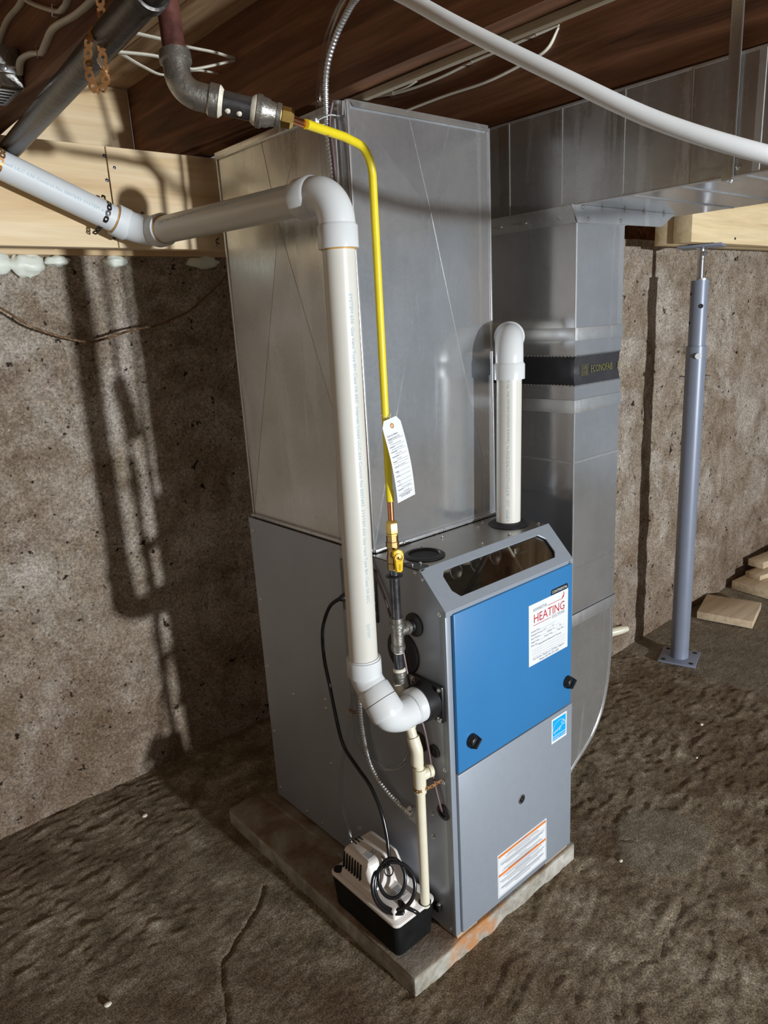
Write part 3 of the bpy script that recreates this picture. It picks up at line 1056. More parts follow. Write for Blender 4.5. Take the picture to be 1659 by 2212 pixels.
MB().box((PX1 - .002, PY0 - .003, PZ0), (PX1 + .003, PY0 + .003, PZ1 - .006)).build('corner_seam', 'galvz', ple, bevel=.001)
MB().box((PX0 - .003, PY1 - .006, PZ0), (PX0 + .002, PY1 + .002, PZ1 - .003)).build('corner_seam', 'galv2', ple, bevel=.001)
# drive cleat and folded bracket on the left face near the front
MB().box((PX0 - .008, .268, .93), (PX0 - .006, .276, PZ1 - .02)).box((PX0 - .008, .278, .93), (PX0 - .005, .2795, PZ1 - .02)).box((PX0 - .006, .268, .93), (PX0 - .0005, .280, PZ1 - .02)).build('drive_cleat', 'galvz', ple)
MB().prism([(.238, PZ1 - .004), (.242, PZ1 - .028), (.266, PZ1 - .030), (.278, PZ1 - .014), (.268, PZ1 + .004)], fYZ, PX0 - .009, PX0 - .0005).build('hem_bracket', 'galv2', ple)
screw((PX0 - .009, .262, PZ1 - .013), (-1, 0, 0), ple, .0036)
# base rail
MB().box((PX0 - .002, PY0 - .010, PZ0), (PX1 + .003, PY0 - .0005, PZ0 + .0075)).box((PX0 - .010, PY0, PZ0), (PX0 - .0005, PY1, PZ0 + .008)).build('base_rail', 'galvz', ple, bevel=.001)
for x in (.10, .235, .37):
    screw((x, PY0 - .010, PZ0 + .004), (0, -1, 0), ple, .003)
for y_ in (.33, .47, .62, .74):
    screw((PX0 - .010, y_, PZ0 + .004), (-1, 0, 0), ple, .003)

# ------------------------------------------------------------------ return trunk and drop
TX0, TX1, TZ0, TZ1 = .560, 1.075, 1.645, 1.861
tr = thing('return_duct', 'wide flat galvanized return air trunk hung below the joists', 'duct', (.8, -.3, TZ0))
MB().box((TX0, -1.4, TZ0), (TX0 + .001, 1.0, TZ1)).build('left_panel', 'galv2', tr, angle=0)
MB().box((TX1 - .001, -1.4, TZ0), (TX1, 1.0, TZ1)).build('right_panel', 'galv', tr, angle=0)
MB().box((TX0, -1.4, TZ0), (TX1, 1.0, TZ0 + .001)).build('bottom_panel', 'galv', tr, angle=0)
MB().box((TX0, -1.4, TZ1 - .001), (TX1, 1.0, TZ1)).build('top_panel', 'galv2', tr, angle=0)
MB().box((TX0 + .001, .999, TZ0 + .001), (TX1 - .001, 1.0, TZ1 - .001)).box((TX0 + .001, -1.4, TZ0 + .001), (TX1 - .001, -1.399, TZ1 - .001)).build('end_cap', 'galv', tr, angle=0)
MB().box((TX0 - .0025, -1.4, TZ0 - .0025), (TX0 + .003, 1.0, TZ0 + .002)).build('corner_seam', 'galvz', tr, bevel=.001)
MB().box((TX0 - .002, -1.4, TZ1 - .004), (TX0 + .001, 1.0, TZ1 + .001)).build('top_hem', 'galvz', tr)
for y_, w in ((.276, .006), (.120, .006), (-.039, .009), (-.190, .006), (-.325, .014), (-.62, .010)):
    MB().box((TX0 - .0018, y_ - w / 2, TZ0), (TX0 - .0001, y_ + w / 2, TZ1)).build('cross_seam', 'galvz' if w > .01 else 'galv2', tr, bevel=.0006, seg=1)
for y_ in (-.06, -.17, -.30):
    MB().box((TX0 + .01, y_ - .004, TZ0 - .002), (TX1 - .01, y_ + .004, TZ0)).build('bottom_seam', 'galvz', tr, bevel=.0006, seg=1)
screw((TX0 - .001, -.292, 1.660), (-1, 0, 0), tr, .0045)
# hanger strap
hs = thing('hanger_strap', 'flat galvanized steel strap holding up the return trunk', 'strap', (.556, -.272, 1.64))
MB().box((.5535, -.284, 1.6395), (.5555, -.262, 2.07)).box((.5535, -.284, 1.6385), (.585, -.262, 1.6405)).build('band', 'galv2', hs, bevel=.0005, seg=1)
MB().box((.5525, -.286, 1.642), (.5545, -.2835, 2.07)).build('edge_bead', 'galvz', hs)
screw((.5712, -.273, 1.6385), (0, 0, -1), hs, .0045)

DX0, DX1, DY0, DY1 = .562, .768, .078, .44
dr = thing('return_drop', 'galvanized return air drop with a black fabric connector beside the furnace', 'duct', (.66, .25, .5))


def shell(b, z0, z1, g=0.0, x0=DX0, x1=DX1, y0=DY0, y1=DY1):
    o = [(x0 - g, y0 - g), (x1 + g, y0 - g), (x1 + g, y1 + g), (x0 - g, y1 + g)]
    i = [(x0 - g + .001, y0 - g + .001), (x1 + g - .001, y0 - g + .001), (x1 + g - .001, y1 + g - .001), (x0 - g + .001, y1 + g - .001)]
    return b.ringprism(o, i, fXY, z0, z1)


shell(MB(), 1.325, 1.6445).build('upper_section', 'galv', dr, angle=0)
shell(MB(), 1.335, 1.366, .0035).build('drive_cleat', 'galvz', dr, bevel=.001)
shell(MB(), 1.298, 1.336, .0012).build('connector_band', 'galv', dr, angle=0)
# black fabric with a pinched waist
b = MB()
zs = [1.300, 1.292, 1.275, 1.2625, 1.250, 1.233, 1.224]
gs = [.0005, -.0008, -.003, -.005, -.0035, -.001, .0005]
n = 24
for z, g in zip(zs, gs):
    for k in range(4 * n):
        s, q = divmod(k, n)
        q /= n
        a = [(0, 0), (1, 0), (1, 1), (0, 1)]
        u = a[s][0] + (a[(s + 1) % 4][0] - a[s][0]) * q
        w = a[s][1] + (a[(s + 1) % 4][1] - a[s][1]) * q
        pinch = max(0, 1 - min(q, 1 - q) / .12)
        gg = g * (.7 + (1.6 if u < .5 else .2) * pinch) + .0015 * noise.noise((u * 8, w * 8, z * 60))
        cx, cy = (DX0 + DX1) / 2, (DY0 + DY1) / 2
        b.v.append((DX0 + (DX1 - DX0) * u + (gg if u > .5 else -gg) * (1 if 0 < u < 1 or True else 0) * abs(2 * u - 1),
                    DY0 + (DY1 - DY0) * w + (gg if w > .5 else -gg) * abs(2 * w - 1), z))
for i in range(len(zs) - 1):
    for k in range(4 * n):
        b.f.append((i * 4 * n + k, i * 4 * n + (k + 1) % (4 * n), (i + 1) * 4 * n + (k + 1) % (4 * n), (i + 1) * 4 * n + k))
cf = b.build('fabric_connector', 'canvas', dr, angle=60)
tag(cf, 'black fabric duct connector with olive lettering')
b = MB()
b.text('ECONOFAB', lambda u, v: (.630 + u, DY0 - .0010, 1.2535 + v * .98), .026, width=.098)
b.text('DURO', lambda u, v: (.590 + u, DY0 - .0010, 1.2635 + v), .0125, width=.026)
b.text('DYNE', lambda u, v: (.590 + u, DY0 - .0010, 1.2505 + v), .0125, width=.026)
b.text('X', lambda u, v: (.752 + u, DY0 - .0010, 1.2535 + v), .024)
for z in (1.2485, 1.2608, 1.2740):
    b.box((.587, DY0 - .0012, z), (.619, DY0 - .0010, z + .0008))
b.build('printing', 'olive', cf, angle=0)
shell(MB(), 1.186, 1.226, .0012).build('connector_band', 'galv', dr, angle=0)
# crimped edges
for z in (1.2985, 1.2255):
    b = MB()
    for k in range(26):
        x = DX0 + (DX1 - DX0) * (k + .25) / 26
        b.box((x, DY0 - .003, z - .0022), (x + .0040, DY0 - .0008, z + .0022))
    for k in range(34):
        yy = DY0 + (DY1 - DY0) * (k + .25) / 34
        b.box((DX0 - .003, yy, z - .0022), (DX0 - .0008, yy + .0045, z + .0022))
    b.build('crimped_edge', 'steel', dr, angle=0)
shell(MB(), 1.157, 1.190, .0035).build('drive_cleat', 'galvz', dr, bevel=.001)
shell(MB(), .606, 1.170).build('lower_section', 'galv', dr, angle=0)
shell(MB(), 1.028, 1.034, .0016).build('bead', 'galvz', dr)
shell(MB(), .740, .746, .0012).build('bead', 'galv2', dr)
shell(MB(), .578, .612, .0045).build('drive_cleat', 'galvz', dr, bevel=.001)
MB().box((DX0 - .003, DY0 - .003, .61), (DX0 + .002, DY0 + .002, 1.158)).box((DX0 - .003, DY0 - .003, 1.365), (DX0 + .002, DY0 + .002, 1.606)).build('corner_seam', 'galvz', dr, bevel=.0008, seg=1)
MB().box((DX1 - .022, DY0 - .0016, 1.366), (DX1 + .001, DY0 - .0001, 1.606)).build('side_hem', 'galvz', dr)
# radius boot into the furnace side
bt = [(.764, .580), (.767, .50), (.766, .443), (.758, .363), (.747, .31), (.731, .262), (.710, .226), (.684, .196), (.658, .176), (.631, .159), (.600, .141), (.569, .120), (.52, .085), (.4465, .040),
      (.4465, .50), (.52, .515), (.548, .532), (.560, .57), (.564, .580)]
MB().prism(bt, fXZ, DY0 + .002, DY1 - .002).build('boot', 'galv2', dr, angle=30)
ed = smooth([(x, DY0 + .001, z) for x, z in bt[:14]], 3)
MB().tube(ed, .0022, 6).build('boot_seam', 'galvz', dr)
# collar under the trunk
MB().prism([(.535, 1.6448), (1.015, 1.6448), (.945, 1.609), (.560, 1.605)], fXZ, DY0 - .006, DY0 - .003).build('collar_flange', 'galvz', dr, bevel=.0008, seg=1)
MB().box((.560, DY0 - .003, 1.606), (.772, DY0 + .02, 1.612)).build('collar_lip', 'galvz', dr)
MB().hexa([(DX0 - .002, DY0, 1.606), (DX0 - .001, DY0, 1.606), (DX0 - .001, DY1, 1.606), (DX0 - .002, DY1, 1.606)],
          [(DX0 - .018, DY0, 1.6446), (DX0 - .016, DY0, 1.6446), (DX0 - .016, DY1, 1.6446), (DX0 - .018, DY1, 1.6446)]).build('collar_flange', 'galv2', dr)
for x, z in ((.575, 1.640), (.66, 1.640), (.76, 1.640), (.85, 1.640), (.95, 1.640), (.60, 1.615), (.74, 1.616)):
    screw((x, DY0 - .006, z), (0, -1, 0), dr, .0042)
for y_ in (.12, .22, .30):
    screw((DX0 - .008, y_, 1.622), (-1, 0, -.4), dr, .0042)
screw((DX1 - .012, DY0, .70), (0, -1, 0), dr, .0042)

# ------------------------------------------------------------------ vent pipe on the left
R2 = .03015
vp_ = thing('vent_pipe', 'white plastic vent pipe climbing the left side and running to the left wall', 'pipe', (-.125, .115, .6))
RX, RY = -.1255, .116
MB().tube([(RX - .004, RY, .722), (RX + .003, RY, 1.575)], R2, 40).build('riser', 'pvc', vp_)
vr_ = bpy.data.objects['riser']
# top elbow
TE = V((RX + .003, RY, 1.637))
E1 = V((-.170, .660, 1.629))
d1 = (E1 - TE).normalized()
pth = [TE - V((0, 0, .105))] + fillet([TE - V((0, 0, .070)), TE, TE + d1 * .070], .052, 14) + [TE + d1 * .085]
b = MB()
pe = fillet([TE - V((0, 0, .066)), TE, TE + d1 * .062], .054, 16)
b.tube(pe, .0335, 36)
b.lathe([(.0312, 0), (.0368, .0005), (.0372, .038), (.0335, .043)], TE - V((0, 0, .098)), (0, 0, 1), 40)
b.lathe([(.0312, 0), (.0368, .0005), (.0372, .036), (.0335, .041)], TE + d1 * .094, -d1, 40)
b.build('elbow', 'pvcw', vp_, angle=40)
E2 = V((-.205, .820, 1.672))
E3 = V((-.4755, .822, 1.789))
d3 = (E3 - E2).normalized()
EB = V((-.176, .800, 1.642))
vc_ = MB().tube([TE + d1 * .07, EB - d1 * .05], R2, 40).build('crossing_pipe', 'pvc', vp_)
# 45 degree elbow at the header board
dE = (E2 + d3 * .03 - EB).normalized()
q0, q1 = EB - d1 * .085, EB + d3 * .075
b = MB()
b.tube(fillet([q0, EB, q1], .09, 12), .0335, 36)
b.lathe([(.0312, 0), (.0368, .0005), (.0370, .030), (.0335, .035)], EB - d1 * .088, d1, 40)
b.lathe([(.0312, 0), (.0368, .0005), (.0370, .030), (.0335, .035)], EB + d3 * .080, -d3, 40)
b.build('elbow', 'pvcb', vp_, angle=40)
LEND = EB + d3 * .95
vs_ = MB().tube([EB + d3 * .05, LEND], R2, 40).build('sloping_pipe', 'pvcb', vp_)
for c, a, r in ((TE - V((0, 0, .099)), (0, 0, 1), .0318), (EB - d1 * .089, d1, .0322), (EB + d3 * .081, d3, .0322), (V((RX - .004, RY, .7275)), (0, 0, 1), .0322)):
    MB().lathe([(r - .003, -.001), (r, -.001), (r, .0012), (r - .003, .0012)], c, a, 40, cap=False).build('primer_ring', 'glue', vp_)
# lower offset: 45 elbow + long sweep into the black flange
L0 = V((RX - .004, RY, .731))
LK = [V((RX - .004, RY, .731)), V((RX - .003, RY, .684)), V((-.124, .076, .640))]
b = MB()
b.tube(fillet(LK, .05, 10), .0335, 36)
b.lathe([(.0312, 0), (.0368, .0005), (.0372, .036), (.0335, .041)], L0 - V((0, 0, .003)), (0, 0, -1), 40)
dk = (LK[2] - LK[1]).normalized()
b.lathe([(.0335, 0), (.0365, .004), (.0368, .030), (.0345, .031)], LK[2] - dk * .032, dk, 40)
b.build('elbow', 'pvcw', vp_, angle=40)
b = MB()
LS = [LK[2], LK[2] + dk * .046, V((-.088, .056, .5985)), V((-.036, .054, .606))]
sp_ = smooth([LK[2] + dk * .0, LK[2] + dk * .022, V((-.112, .0595, .6085)), V((-.088, .0545, .6005)), V((-.062, .054, .602)), V((-.030, .054, .606))], 8)
b.tube(sp_, .0338, 40)
b.lathe([(.0345, 0), (.0372, .0005), (.0370, .030), (.0335, .036)], LK[2], dk, 40)
b.lathe([(.0312, 0), (.0385, .0005), (.0383, .026), (.0335, .032)], V((-.030, .054, .606)), (-1, 0, 0), 40)
b.build('long_elbow', 'pvcw', vp_, angle=40)
b = MB()
nr = (-.08, -.99, 0)
T1 = 'SYSTEM 636  Gas Vent Type BH Class IIA 65C  Intertek Listed ULC 636 Control No S007693  '
pipe_text(b, T1 + 'SYSTEM 636 Gas Vent Type BH Class IIA 65C', V((RX + .002, RY, 1.46)), (-.008, 0, -1), nr, R2, .0100, 1, .60)
b.build('printing', 'ink', vr_, angle=0)
b = MB()
pipe_text(b, 'S007693', V((RX - .003, RY, .815)), (-.008, 0, -1), (-.2, -.98, 0), R2, .010, 1, .03)
b.build('batch_code', 'ink', vr_, angle=0)
b = MB()
pipe_text(b, 'ULC Intertek Listed ULC 636 Control No S007693 SYSTEM 636', EB + d3 * .405, -d3, (-.2, -.95, .05), R2, .0098, 1, .30)
b.build('printing', 'ink', vs_, angle=0)
b = MB()
pipe_text(b, 'SYSTEM 636 45UR DWV/ULC-S102.2 Clearance to combustible construction', EB - d1 * .115, -d1, (-.9, .1, .28), R2, .0125, 1, .46)
b.build('printing', 'ink', vc_, angle=0)
# perforated straps around the sloping pipe
for s, lab in ((.105, 'dark perforated strap fixing the sloping pipe to the header board'), (.335, 'rusty perforated strap around the sloping pipe at the left picture edge')):
    c = EB + d3 * s
    u_ = V((0, 1, 0))
    w_ = d3.cross(u_).normalized()
    if w_.z < 0:
        w_ = -w_
    pth = []
    pth += [c + w_ * .052 + u_ * .034, c + w_ * .044 + u_ * .032]
    for k in range(13):
        th = math.radians(60 - k * 25)
        pth.append(c + (w_ * math.sin(th + math.radians(0)) - u_ * math.cos(th)) * (R2 + .0015) if -60 <= 60 - k * 25 <= 60 else None)
    pth = [p for p in pth if p is not None]
    pth += [c - w_ * .044 + u_ * .032, c - w_ * .052 + u_ * .034]
    o = link_strap('pipe_strap', 'oldpipe' if s < .2 else 'strapcu', pth, d3, None, .0145, .0115, .0026)
    tag(o, lab, 'strap', 'perforated straps on the sloping pipe')

# ------------------------------------------------------------------ intake pipe on the right
ip = thing('intake_pipe', 'short white plastic pipe on top of the furnace turning behind the plenum', 'pipe', (.385, .147, .9))
IB = V((.385, .147, FH + .004))
IT = V((.391, .144, 1.352))
MB().tube([IB, IT - V((0, 0, .05))], R2, 40).build('riser', 'pvc', ip)
di = V((.78, .62, .02)).normalized()
b = MB()
b.tube(fillet([IT - V((0, 0, .07)), IT, IT + di * .062], .050, 14), .0335, 36)
b.lathe([(.0312, 0), (.0368, .0005), (.0372, .034), (.0335, .040)], IT - V((0, 0, .095)), (0, 0, 1), 40)
b.lathe([(.0312, 0), (.0368, .0005), (.0372, .020), (.0335, .026)], IT + di * .078, -di, 40)
b.build('elbow', 'pvcw', ip, angle=40)
I2 = IT + di * .125
MB().tube(fillet([IT + di * .07, I2, V((.498, I2.y + .10, 1.36)), V((.498, .9, 1.365))], .05, 10), R2, 32).build('rear_run', 'pvc', ip)
MB().lathe([(.029, -.001), (.0322, -.001), (.0322, .0012), (.029, .0012)], IT + di * .079, di, 40, cap=False).build('primer_ring', 'glue', ip)
b = MB()
pipe_text(b, '> S007693 -  (ULC) -  45UR DWV/ULC-S102.2 FS<25 SD<355 Min. Clearance to combustible construction 0mm / Min. ha', IB + V((0, 0, .012)), (IT - IB), (-.80, -.62, 0), R2, .0095, 1, .345)
b.build('printing', 'ink', ip, angle=0)

# ------------------------------------------------------------------ gas line
GX, GY = -.050, .095
gas = thing('gas_line', 'gas line with yellow coated pipe, brass valve and black iron fittings', 'pipe', (GX, GY, .64))
# iron drop from above
g0, g1 = V((-.401, .128, 1.875)), V((-.409, .106, 1.752))
g2 = V((-.300, .040, 1.7225))
gd = (g2 - g1).normalized()
RI = .0167
MB().tube([V((-.397, .140, 1.95)), g1 + (g0 - g1) * .35], RI, 28).build('drop_pipe', 'rediron', gas)
MB().lathe([(.021, 0), (.0225, .002), (.0225, .012), (.020, .014)], V((-.399, .132, 1.902)), (g0 - g1), 28).build('drop_collar', 'rediron', gas)
b = MB()
gp = fillet([g1 + (g0 - g1).normalized() * .050, g1, g1 + gd * .052], .036, 14)
b.tube(gp, .0195, 32)
gu = (g0 - g1).normalized()
b.lathe([(.018, 0), (.0232, .0005), (.0236, .013), (.0195, .016)], g1 + gu * .056, -gu, 32)
b.lathe([(.018, 0), (.0226, .0005), (.0230, .013), (.0195, .016)], g1 + gd * .056, -gd, 32)
b.build('iron_elbow', 'castiron', gas, angle=40)
MB().lathe([(.0172, 0), (.0225, .001), (.0215, .003), (.0172, .007)], g1 + gd * .0555, gd, 28).build('pipe_dope', 'dope', gas)
MB().tube([g1 + gd * .05, g1 + gd * .110], RI, 28).build('iron_nipple', 'iron', gas)
for s, a in ((.068, -.6), (.085, -.2)):
    MB().lathe([(.003, 0), (.0045, .001), (.002, .003)], g1 + gd * s + V((-.3, -.55, -.78)).normalized() * (RI - .0005), V((-.3, -.55, -.78)), 9).build('dope_spot', 'dope', gas)
cc = g1 + gd * .106
MB().lathe([(.0172, -.002), (.0212, .003), (.0218, .006), (.0205, .0068)], cc, gd, 28).build('pipe_dope', 'dope', gas)
MB().lathe([(.0205, 0), (.0235, .001), (.0235, .007), (.021, .010), (.020, .018), (.0175, .022), (.0165, .030), (.0178, .0305), (.0178, .037), (.014, .038)], cc + gd * .006, gd, 28).build('iron_reducer', 'castiron', gas)
nut = cc + gd * .044
MB().lathe([(.012, 0), (.0150, .001), (.0150, .014), (.0105, .019)], nut, gd, 6).build('flare_nut', 'brass', gas, angle=25)
c0 = nut + gd * .017
RT = .0074
bend = V((GX, GY, 1.708))
c1 = c0 + (bend - c0).normalized() * .034
MB().tube([c0 - gd * .01, c0 + (bend - c0) * .4], .0062, 20).build('copper_tube', 'copper', gas)
yp = fillet([c1, c1 + (bend - c1) * .55 + V((0, 0, .003)), bend + V((0, 0, -.002)), V((GX - .001, GY, 1.058))], .060, 14)
MB().tube(yp, RT, 24).build('yellow_pipe', 'yellow', gas)
MB().lathe([(RT, 0), (RT + .0007, .0005), (RT + .0007, .022), (RT - .001, .0225)], (GX, GY, 1.054), (0, 0, 1), 24).build('yellow_sleeve', 'yellow', gas)
MB().tube([(GX, GY, .985), (GX, GY, 1.075)], .0064, 20).build('copper_tube', 'copper', gas)
MB().lathe([(.008, .039), (.0125, .034), (.0135, .031), (.0135, .012), (.0115, .010), (.0115, .006)], (GX, GY, .976), (0, 0, 1), 6).build('flare_nut', 'brass', gas, angle=25)
# ball valve
MB().lathe([(.0125, .982), (.0125, .970), (.0140, .969), (.0140, .957), (.0118, .955), (.0122, .943), (.0138, .935), (.0138, .925), (.0120, .923), (.0140, .921), (.0140, .909), (.0115, .908)], (GX, GY, 0), (0, 0, 1), 8).build('valve_body', 'bronze', gas, angle=25)
MB().lathe([(.0080, 0), (.0080, .018)], (GX - .006, GY - .008, .943), (-.35, -.94, 0), 16).build('valve_stem', 'bronze', gas)
vd = V((-.35, -.94, 0)).normalized()
vr = V((.94, -.35, 0))
vo_ = V((GX, GY, .943)) + vd * .026
pl = [(-.0110, .004), (-.0105, .014), (-.001, .017), (.008, .013), (.0115, .004), (.0095, -.006), (.0075, -.030), (.003, -.033), (-.0055, -.031), (-.0075, -.009)]
MB().prism(pl, lambda a, c, t: vo_ + vr * a + V((0, 0, c)) + vd * t, -.004, .006).build('valve_handle', 'yhandle', gas, bevel=.0015)
MB().lathe([(.0095, 0), (.0095, .003), (.007, .0032), (.0068, .001)], vo_ + vd * .006, vd, 24).build('handle_rim', 'yhandle', gas)
screw(vo_ + vd * .0068, vd, gas, .0042, 'brass', 'handle_nut')
MB().text('OPEN', lambda u, v: vo_ + vr * (-.0008 + v * 1.0) + V((0, 0, -.014 - u)) + vd * .0063, .0050).build('handle_lettering', 'inkb', gas, angle=0)
# iron column, tee and drip leg
MB().tube([(GX, GY, .786), (GX, GY, .912)], .0107, 24).build('iron_nipple', 'iron', gas)
MB().lathe([(.011, 0), (.018, .0005), (.0185, .003), (.011, .0045)], (GX, GY, .892), (0, 0, 1), 28).build('rubber_ring', 'rubber', gas)
b = MB()
b.tube([(GX, GY, .722), (GX, GY, .800)], .0138, 28)
b.lathe([(.0125, 0), (.0158, .0006), (.0160, .010), (.0138, .012)], (GX, GY, .789), (0, 0, -1), 28)
b.lathe([(.0125, 0), (.0158, .0006), (.0160, .010), (.0138, .012)], (GX, GY, .727), (0, 0, 1), 28)
b.tube([(GX, GY, .765), (GX + .030, GY, .767)], .0132, 24)
b.lathe([(.0122, 0), (.0155, .0006), (.0158, .008), (.0132, .010)], (GX + .032, GY, .767), (-1, 0, 0), 28)
b.build('iron_tee', 'castiron', gas, angle=40)
b.v, b.f = [], []
for z, s in ((.787, 1), (.728, -1)):
    MB().lathe([(.0107, .007), (.0135, .003), (.0142, 0), (.0107, -.001)] if s > 0 else [(.0107, -.010), (.0128, -.005), (.0142, 0), (.0107, .001)], (GX, GY, z), (0, 0, 1), 24).build('pipe_dope', 'dope', gas)
MB().tube([(GX + .025, GY, .767), (.004, GY, .767)], .0107, 20).build('iron_nipple', 'iron', gas)
MB().tube([(GX, GY, .672), (GX, GY, .730)], .0107, 24).build('drip_leg', 'iron', gas)
MB().lathe([(.0107, .006), (.0135, .003), (.0142, 0)], (GX, GY, .676), (0, 0, 1), 24).build('pipe_dope', 'dope', gas)
MB().lathe([(.0142, .030), (.0155, .029), (.0155, .018), (.0135, .016), (.0125, .002), (.010, 0)], (GX, GY, .646), (0, 0, 1), 28).build('drip_cap', 'castiron', gas)
# inspection tag
tg = thing('inspection_tag', 'white paper gas inspection tag tied to the yellow pipe', 'tag', (-.05, .08, 1.05))
TA = V((-.0715, .0795, 1.226))
tw = V((1, -.05, .02)).normalized()
tcurve = lambda u, v, t: V((-.054 + (u - .5) * .046 * 1 + .022 * v + (.006 * v * v if v > 0 else 0), .0795 - .012 * math.sin(v * 2.6) * 1 + t - .003 * u, 1.224 - .166 * v + .010 * (u - .5) * 1.0))
vs, fs = [], []
NU, NV = 4, 14
b = MB()
for t in (0, .0005):
    for j in range(NV + 1):
        for i in range(NU + 1):
            u, v = i / NU, j / NV
            ch = max(0, .075 - v) / .075
            u = .5 + (u - .5) * (1 - .32 * ch)
            b.v.append(tcurve(u, v, t))
W = NU + 1
o2 = W * (NV + 1)
for j in range(NV):
    for i in range(NU):
        b.f += [(j * W + i, j * W + i + 1, (j + 1) * W + i + 1, (j + 1) * W + i), (o2 + (j + 1) * W + i, o2 + (j + 1) * W + i + 1, o2 + j * W + i + 1, o2 + j * W + i)]
b.build('card', 'paper', tg, angle=60)
ft = lambda u, v: tcurve(u / .046, v / .166, -.0004)
b = MB()
put = lambda s, u, v, size, w=None: b.text(s, lambda a, c: ft(u + a, v - c), size, width=w)
put('Ontario Gas Utilization', .005, .032, .0052, .026)
put('Regulation Pressure Test', .005, .038, .0052, .029)
for v in (.0395, .051, .061, .071, .081, .086, .094, .103, .112, .122, .131, .140, .149):
    b.add([ft(.004 + k * .0095, v + q) for q in (0, .0006 if v < .04 else .0004) for k in range(5)], [(k, k + 1, 6 + k, 5 + k) for k in range(4)])
def row(u, v, w, h=.0011):
    b.add([ft(u, v), ft(u + w, v), ft(u + w, v + h), ft(u, v + h)], [(0, 1, 2, 3)])


for i, w in enumerate((.010, .012, .015, .017, .009, .010, .008, .010, .007, .011, .013)):
    row(.005, .0425 + i * .0098, w)
put('DO NOT REMOVE', .010, .1575, .0048, .023)
row(.005, .1520, .034)
b.build('printing', 'inkg', tg, angle=0)
b = MB()
for u, v, w in ((.008, .0485, .028), (.008, .0585, .030), (.014, .0685, .018), (.014, .0790, .014), (.014, .0925, .020), (.009, .1060, .006), (.009, .1270, .006), (.016, .1385, .024), (.018, .1480, .016)):
    n = int(w / .0011)
    pts = [ft(u + k * .0011, v - .0011 + .0011 * math.sin(k * 2.2 + u * 900) + .0006 * math.sin(k * 5.1)) for k in range(n)]
    b.tube(pts, .00022, 4)
b.build('handwriting', 'inkg', tg, angle=0)
b = MB()
eo = [(.023 + .0042 * math.cos(k * math.pi / 8), .014 + .0052 * math.sin(k * math.pi / 8)) for k in range(16)]
ei = [(.023 + .0018 * math.cos(k * math.pi / 8), .014 + .0024 * math.sin(k * math.pi / 8)) for k in range(16)]
b.ringprism(eo, ei, lambda a, c, t: ft(a, c) + V((0, -t, 0)), 0, .0004)
b.build('eyelet', 'strapcu', tg)
MB().tube(smooth([ft(.023, .014), V((-.052, .080, 1.226)), V((-.043, .088, 1.232)), V((-.046, .104, 1.233)), V((-.058, .100, 1.232)), V((-.0535, .082, 1.222))], 5), .0007, 6).build('string', 'tie', tg)

# ------------------------------------------------------------------ condensate drain
dp = thing('drain_pipe', 'cream plastic condensate drain pipe running down into the pump', 'pipe', (-.045, .05, .09))
RC = .0111
DB = V((-.041, .058, .078))
D1 = V((-.046, .051, .440))
D2 = V((-.047, .055, .492))
D3 = V((-.049, .086, .590))
MB().tube([DB, D1 - V((0, 0, .02))], RC, 24).build('lower_pipe', 'cpvc', dp)
b = MB()
b.tube([D1 - V((0, 0, .048)), D1 + V((0, 0, .012))], .0142, 28)
b.tube([D1 - V((0, 0, .010)), D1 + V((.026, -.006, -.004))], .0125, 24)
b.lathe([(.0125, 0), (.0145, .001), (.0145, .010), (.012, .0105)], D1 + V((.020, -.005, -.003)), (1, -.2, -.1), 24)
b.build('drain_tee', 'cpvc', dp, angle=40)
MB().tube([D1, D2], RC, 24).build('short_pipe', 'cpvc', dp)
dd = (D3 - D2).normalized()
b = MB()
b.tube(fillet([D2 - V((0, 0, .030)), D2 + V((0, 0, .004)), D2 + dd * .034], .03, 8), .0140, 28)
b.build('drain_elbow', 'cpvc', dp, angle=40)
b = MB()
b.tube([D2 + dd * .02, D2 + dd * .060], RC, 24)
b.lathe([(RC, 0), (.0135, .001), (.0138, .014), (RC, .016)], D2 + dd * .054, dd, 24)
b.tube([D2 + dd * .066, D3 + dd * .055], RC, 24)
b.build('upper_pipe', 'cpvc', dp, angle=40)
o = link_strap('drain_strap', 'strapcu', smooth([(.0, .024, .409), (-.012, .028, .411), (-.026, .030, .408), (-.040, .0365, .405), (-.0555, .040, .403), (-.0605, .051, .402), (-.056, .063, .402), (-.040, .066, .403), (-.001, .070, .405)], 4), (0, 0, 1), None, .012, .009, .0024)
tag(o, 'copper coloured perforated strap holding the cream drain pipe to the furnace side', 'strap')
screw((-.001, .022, .409), (-1, 0, 0), fur, .005)

# ------------------------------------------------------------------ condensate pump
pu = thing('condensate_pump', 'white topped condensate pump with black tank on the slab', 'pump', (-.075, .175, -.011))
lo4 = [(-.132, .058, -.0112), (-.020, .058, -.0112), (-.020, .294, -.0112), (-.132, .294, -.0112)]
hi4 = [(-.1375, .053, .082), (-.013, .053, .082), (-.013, .300, .082), (-.1375, .300, .082)]


def rrect(x0, x1, y0, y1, r, n=6):
    out = []
    for cx, cy, a in ((x1 - r, y0 + r, -90), (x1 - r, y1 - r, 0), (x0 + r, y1 - r, 90), (x0 + r, y0 + r, 180)):
        out += [(cx + r * math.cos(math.radians(a + 90 * k / n)), cy + r * math.sin(math.radians(a + 90 * k / n))) for k in range(n + 1)]
    return out


